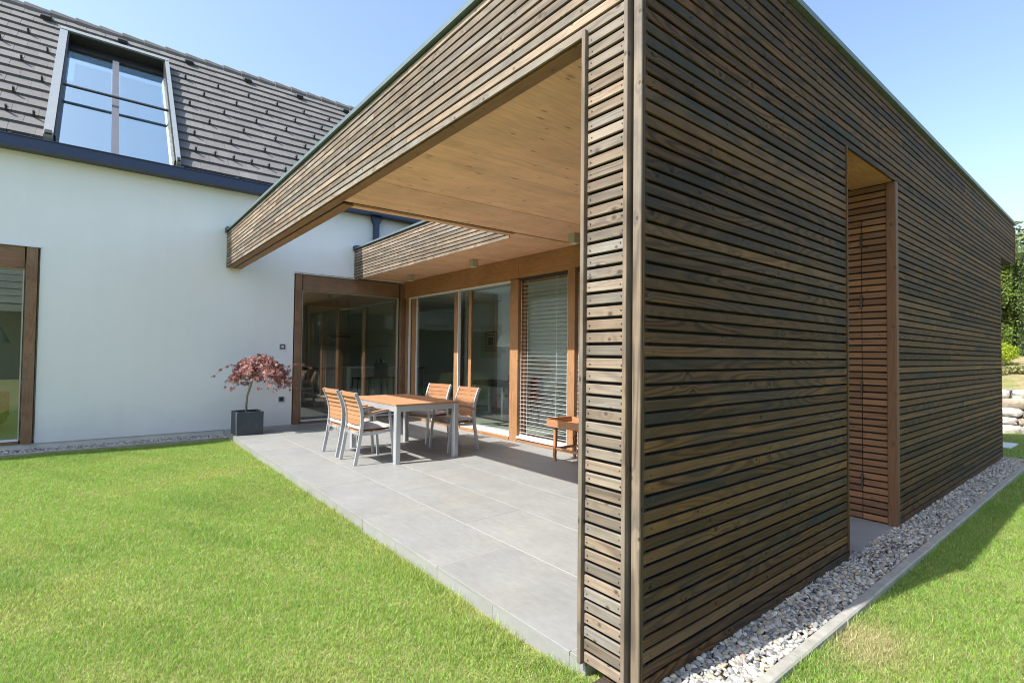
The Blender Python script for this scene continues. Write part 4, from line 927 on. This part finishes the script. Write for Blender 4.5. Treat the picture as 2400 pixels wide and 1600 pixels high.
for y in (Y0+0.04, Y1-0.04): part('brace', MB().sweep([(X1-0.12, y, 0.17), (X1-0.2, y, 0.25), (X1-0.215, y, 0.34), (X1-0.16, y, 0.42), (X1-0.12, y, 0.45)], 0.014, 0.014, side=(0, 1, 0)), M['brown_fabric'], tt)

# ------------------------------------------------------------------ planter and maple
PX0, PX1, PY0, PY1 = -8.44, -8.005, 0.052, 0.46
pp = MB(); c = 0.012; t = 0.03; zt = 0.378
pot = root('planter', ((PX0+PX1)/2, (PY0+PY1)/2, 0), 'square dark slate planter at the corner of the patio', 'planter')
part('body', MB().cbox(PX0, PX1, PY0, PY0+t, 0, zt, c*0.6, 2).cbox(PX0, PX1, PY1-t, PY1, 0, zt, c*0.6, 2).cbox(PX0, PX0+t, PY0+t*0.7, PY1-t*0.7, 0, zt-0.001, 0.004, 2).cbox(PX1-t, PX1, PY0+t*0.7, PY1-t*0.7, 0, zt-0.001, 0.004, 2).box(PX0+t, PX1-t, PY0+t, PY1-t, 0.01, 0.05), M['pot'], pot)
part('soil', MB().box(PX0+t, PX1-t, PY0+t, PY1-t, 0.05, 0.335), M['soil'], pot)
mp = root('maple_tree', (-8.22, 0.24, 0.33), 'small weeping red leaved maple growing in the slate planter', 'tree')
base = Vector((-8.22, 0.235, 0.32))
trunk = [base, base+Vector((0.0, 0.0, 0.16)), base+Vector((0.005, 0.012, 0.32)), base+Vector((0.01, 0.055, 0.47)), base+Vector((0.012, 0.085, 0.60)), base+Vector((0.01, 0.10, 0.75)), base+Vector((0.0, 0.115, 0.88))]
tm = MB().tube(trunk, [0.020, 0.018, 0.017, 0.017, 0.018, 0.015, 0.011], 8)
g = np.random.default_rng(21)
LV = []; LF = []; LC = []; nb = 0
brs = MB()
def leaf(p, d, size, col):
    """drooping palmate leaf: five narrow lobes"""
    global nb
    d = d.normalized(); side = d.cross(Vector((g.normal(), g.normal(), g.normal()+0.4))).normalized(); nrm = side.cross(d)
    for a in (-1.0, -0.5, 0.0, 0.5, 1.0):
        L = size*(1.0-0.28*abs(a)); dd = (d*math.cos(a*0.95)+side*math.sin(a*0.95)).normalized(); sw_ = dd.cross(nrm).normalized()*size*0.085
        tip = p+dd*L+Vector((0, 0, -0.25*L)); mid = p+dd*L*0.5
        LV.extend([p[:], (mid+sw_)[:], tip[:], (mid-sw_)[:]]); LF.append((nb, nb+1, nb+2, nb+3)); nb += 4; cc = col*g.uniform(0.85, 1.15); LC.extend([cc]*4)
top = base+Vector((0.0, 0.115, 0.86))
cen = Vector((-8.22, 0.44, 1.0))
for i in range(105):
    a = g.uniform(0, 2*math.pi); rr = g.uniform(0.45, 1.0)
    ex = math.cos(a)*0.36*rr; ey = 0.11+math.sin(a)*0.50*rr*(0.9+0.2*math.sin(3.3*a+1))
    end = Vector((base.x+ex, base.y+0.115+ey, 0))
    hgt = 1.40-0.30*g.random()**1.5-0.08*rr*rr; zend = 1.06-0.34*g.random()**1.4*rr + (0.10 if rr < 0.7 else 0)
    if ey < -0.05: zend += 0.03
    start = Vector(trunk[5 if g.random() < 0.6 else 6]) if g.random() < 0.7 else Vector(trunk[4])+Vector((0, 0, 0.05))
    apex = start.lerp(Vector((end.x, end.y, 0)), 0.48); apex.z = hgt
    P = []
    for k in range(9):
        tt_ = k/8; q = (1-tt_)**2*start + 2*tt_*(1-tt_)*Vector((apex.x, apex.y, apex.z+0.10)) + tt_**2*Vector((end.x, end.y, zend)); P.append(q+Vector((g.normal(0, 0.008), g.normal(0, 0.008), g.normal(0, 0.006))))
    brs.tube(P[:7], [0.007, 0.006, 0.005, 0.004, 0.0035, 0.003, 0.002], 4)
    for k in range(3, 9):
        for _ in range(9 if k > 4 else 6):
            tcol = g.random()**1.5; col = np.array((0.54, 0.30, 0.28))*(1-tcol) + np.array((0.20, 0.075, 0.075))*tcol
            if g.random() < 0.08: col = np.array((0.50, 0.24, 0.12))
            p = P[k]+Vector((g.normal(0, 0.022), g.normal(0, 0.022), g.normal(0, 0.018)))
            out = Vector((P[k].x-base.x, P[k].y-(base.y+0.115), 0)); d = out*0.9+Vector((g.normal(0, 0.15), g.normal(0, 0.15), -0.28-0.25*g.random())); leaf(p, d, g.uniform(0.034, 0.06), col)
# long stray twigs
for sp, ep in (((-8.25, 0.05, 1.15), (-8.28, -0.23, 0.98)), ((-8.2, 0.0, 0.98), (-8.2, -0.10, 0.80)), ((-8.1, 0.85, 1.13), (-8.05, 1.20, 1.10)), ((-8.15, 0.82, 0.95), (-8.1, 0.98, 0.74)), ((-8.1, 0.05, 1.0), (-8.12, -0.02, 0.76)), ((-8.2, 0.12, 0.98), (-8.15, 0.06, 0.78)), ((-8.1, 0.75, 1.0), (-8.05, 0.88, 0.73))):
    sp, ep = Vector(sp), Vector(ep); P = [sp.lerp(ep, t)+Vector((0, 0, 0.05*math.sin(t*3.14))) for t in (0, .33, .66, 1)]
    brs.tube(P, 0.002, 4)
    for q in P:
        for _ in range(3): leaf(q+Vector((g.normal(0, .015), g.normal(0, .015), g.normal(0, .01))), (ep-sp)+Vector((0, 0, -0.15)), 0.05, np.array((0.33, 0.11, 0.10)))
part('trunk', tm, M['bark'], mp, True); part('branches', brs, M['bark'], mp)
V = np.array(LV)-np.array(mp.location); o = link('crown', bulk('crown', V, np.array(LF), M['maple_leaf'], np.array(LC)), mp)

# ------------------------------------------------------------------ garden behind, right of the extension
def leafmass(pts, nrm, size, cols, g, flat=0.6):
    n = len(pts); a = g.normal(0, 1, (n, 3)); a /= np.linalg.norm(a, axis=1)[:, None]; nn = nrm*flat + a*(1-flat)*1.4; nn /= np.linalg.norm(nn, axis=1)[:, None]
    u = np.cross(nn, g.normal(0, 1, (n, 3))); u /= np.linalg.norm(u, axis=1)[:, None]; v = np.cross(nn, u); s = size*g.uniform(0.6, 1.3, (n, 1))
    V = np.stack([pts-u*s*0.5, pts+v*s*0.32, pts+u*s*0.5, pts-v*s*0.32], 1).reshape(-1, 3); i = np.arange(n)*4
    return V, np.stack([i, i+1, i+2, i+3], 1), np.repeat(cols, 4, 0)
def shrub(name, c, rad, n, size, pal, label, cat, seed, trunk=False, squash=0.7):
    g = np.random.default_rng(seed); o = root(name, c, label, cat)
    d = g.normal(0, 1, (n, 3)); d /= np.linalg.norm(d, axis=1)[:, None]
    lob = 1 + 0.16*np.sin(d@np.array((5.1, 3.3, 4.0))+seed) + 0.10*np.sin(d@np.array((-7, 9, 8.0)))
    r = (g.random(n)**0.3)*lob; p = d*r[:, None]*np.array(rad); p[:, 2] += rad[2]*squash
    keep = p[:, 2] > 0.0; p, d = p[keep], d[keep]
    k = g.random((len(p), 1)); cols = np.array(pal[0])*(1-k)+np.array(pal[1])*k; cols *= g.uniform(0.7, 1.25, (len(p), 1))
    V, Fq, C = leafmass(p, d, size, cols, g); link('crown', bulk('crown', V, Fq, M['leaf'], C), o)
    part('trunk', MB().tube([(0, 0, -0.3), (0, 0, rad[2]*0.8)], [min(rad[0]*0.12, 0.15), 0.03], 8), M['bark'], o, local=True)
    return o
# dry-stone retaining wall
swl = root('stone_wall', (-2.0, 12.7, 0), 'low dry retaining wall of big pale rough stones behind the far lawn', 'wall')
def stone_mesh(lx, ly, lz, seed, col):
    Vi, Fi = ico(2); g = np.random.default_rng(seed); P = np.sign(Vi)*np.abs(Vi)**0.28; P = P/np.abs(P).max()
    for _ in range(5): q = g.normal(0, 2.6, 3); P = P + 0.05*g.normal(0, 1, (1, 3))*np.sin(Vi@q+g.uniform(0, 6))[:, None]
    P = P + g.normal(0, 0.065, P.shape)
    P = P*np.array((lx/2, ly/2, lz/2)); c = np.array(col)*(1+0.10*np.sin(Vi@g.normal(0, 3, 3)))[:, None]
    return bulk('stone', P, Fi, M['stone'], c)
g = np.random.default_rng(77)
spal = [(0.52, 0.485, 0.43), (0.45, 0.43, 0.39), (0.58, 0.545, 0.49), (0.44, 0.37, 0.29), (0.36, 0.355, 0.34)]
zz = -0.12; rowi = 0
while zz < 0.72:
    hgt = g.uniform(0.12, 0.24); x = -5.2 + g.uniform(-0.3, 0.1)
    while x < 1.6:
        L = g.uniform(0.28, 0.75); link('stone', stone_mesh(L*1.0, 0.6, hgt*1.03, int(g.integers(1e6)), spal[int(g.choice(5, p=[.3, .22, .25, .13, .10]))]), swl, Vector((x+L/2, 12.65+0.32*(zz+0.12)+g.uniform(-.04, .04), zz+hgt/2))-swl.location); x += L
    zz += hgt
part('backing', MB().box(-5.2, 1.6, 12.95, 13.2, -0.3, 0.70), M['soil'], swl)
sl = MB(); n = 16
ys = [13.0, 14.0, 15.5, 17.0, 19.0, 30.0]; zs = [0.72, 0.92, 1.18, 1.45, 1.6, 2.4]
for y, z in zip(ys, zs):
    for i in range(n+1): sl.v.append((-14+i*1.6, y, z+0.05*math.sin(i*1.7+y)))
for j in range(len(ys)-1):
    for i in range(n): a = j*(n+1)+i; sl.f.append((a, a+1, a+n+2, a+n+1))
structure('slope', sl, M['slope'])
shrub('shrub', (-1.05, 15.9, 1.30), (0.34, 0.32, 0.26), 4500, 0.038, ((0.36, 0.42, 0.03), (0.26, 0.36, 0.03)), 'low bright yellow green shrub on the dry slope', 'shrub', 3, squash=0.9)
for i, (x, y, s, lab) in enumerate(((-1.0, 14.6, 0.30, 'small grey green tuft low on the dry slope'), (-0.62, 14.9, 0.22, 'small olive tuft right of the grey green tuft on the slope'))):
    shrub('garden_plant', (x, y, 0.72+0.19*(y-13)), (s, s*0.8, s*0.5), 700, 0.06, ((0.22, 0.25, 0.10), (0.33, 0.30, 0.13)), lab, 'plant', 40+i)
# tall conifer hedge
hg = root('hedge', (-2.0, 18.2, 1.5), 'tall clipped green conifer hedge at the top of the slope', 'hedge')
g = np.random.default_rng(5); nL = 90000
px = np.where(g.random(nL) < 0.75, g.uniform(-3.6, -1.0, nL), g.uniform(-6.5, 3.0, nL)); pz = g.uniform(0.05, 3.0, nL); colw = np.sin(px*3.7)+0.6*np.sin(px*7.9+1.0)
py = -0.55 - 0.14*colw + g.normal(0, 0.10, nL) + 0.12*np.sin(pz*5+px*3); P = np.stack([px+2.0-2.0+2.0, py, pz+0.10*colw*(pz/3.0)], 1)
k = g.random((nL, 1)); C = np.array((0.11, 0.17, 0.030))*(1-k)+np.array((0.19, 0.25, 0.045))*k; C = C*g.uniform(0.5, 1.3, (nL, 1))*(0.72+0.28*np.sin(px*5.3+np.sin(pz*4.0)*1.5))[:, None]
V, Fq, C = leafmass(P, np.repeat(np.array([[0, -0.8, 0.5]]), nL, 0), 0.062, C, g, 0.5); link('foliage', bulk('foliage', V, Fq, M['leaf'], C), hg)
part('core', MB().box(-4.5, 5.0, -0.35, 0.6, -0.4, 2.85), plain('hedge_core', (0.02, 0.035, 0.012), 0.95, namt=0.3), hg, local=True)
shrub('tree', (-1.9, 24.0, 1.9), (2.6, 2.2, 2.3), 16000, 0.20, ((0.10, 0.15, 0.07), (0.17, 0.21, 0.10)), 'blue green tree crown rising behind the conifer hedge', 'tree', 15, squash=0.8)
structure('paving_slab', MB().cbox(-1.6, -0.10, 9.75, 10.45, -0.2, -0.03, 0.01, 0), M['plinth'])
solo('plant_tub', MB().lathe([(0.17, 0.0), (0.21, 0.40), (0.225, 0.42), (0.225, 0.45), (0.20, 0.45)], (-0.90, 12.0, -0.09), 18), M['green_tub'], (-0.90, 12.0, -0.09), 'dark green plastic tub on the lawn at the end of the timber wall', 'tub', True)

# ------------------------------------------------------------------ neighbour across the garden (seen mirrored in the panes)
nh = root('neighbour_house', (16, -8, -0.1), 'plain house with a grey roof across the garden, mirrored in the left window', 'house')
part('wall', MB().box(14.2, 24, -18, 1.0, -0.1, 3.5), M['brick_far'], nh)
rr = MB()
for i in range(9):
    x0, x1 = 13.4+i*0.62, 13.4+(i+1)*0.62; z0, z1 = 3.35+i*0.40, 3.35+(i+1)*0.40
    rr.box(x0, x1, -18.5, 1.5, z0-0.25, z0+0.05)
part('roof', rr, plain('pale_grey_far_roof', (0.36, 0.37, 0.37), 0.7, nscale=5, namt=0.2), nh)
part('back_slope', MB().box(18.99, 24.5, -18.5, 1.5, 6.4, 6.7), M['dark_metal'], nh)
for y in (-14, -10, -6, -2): part('window', MB().box(14.15, 14.199, y-0.6, y+0.6, 0.9, 2.2), M['black'], nh)
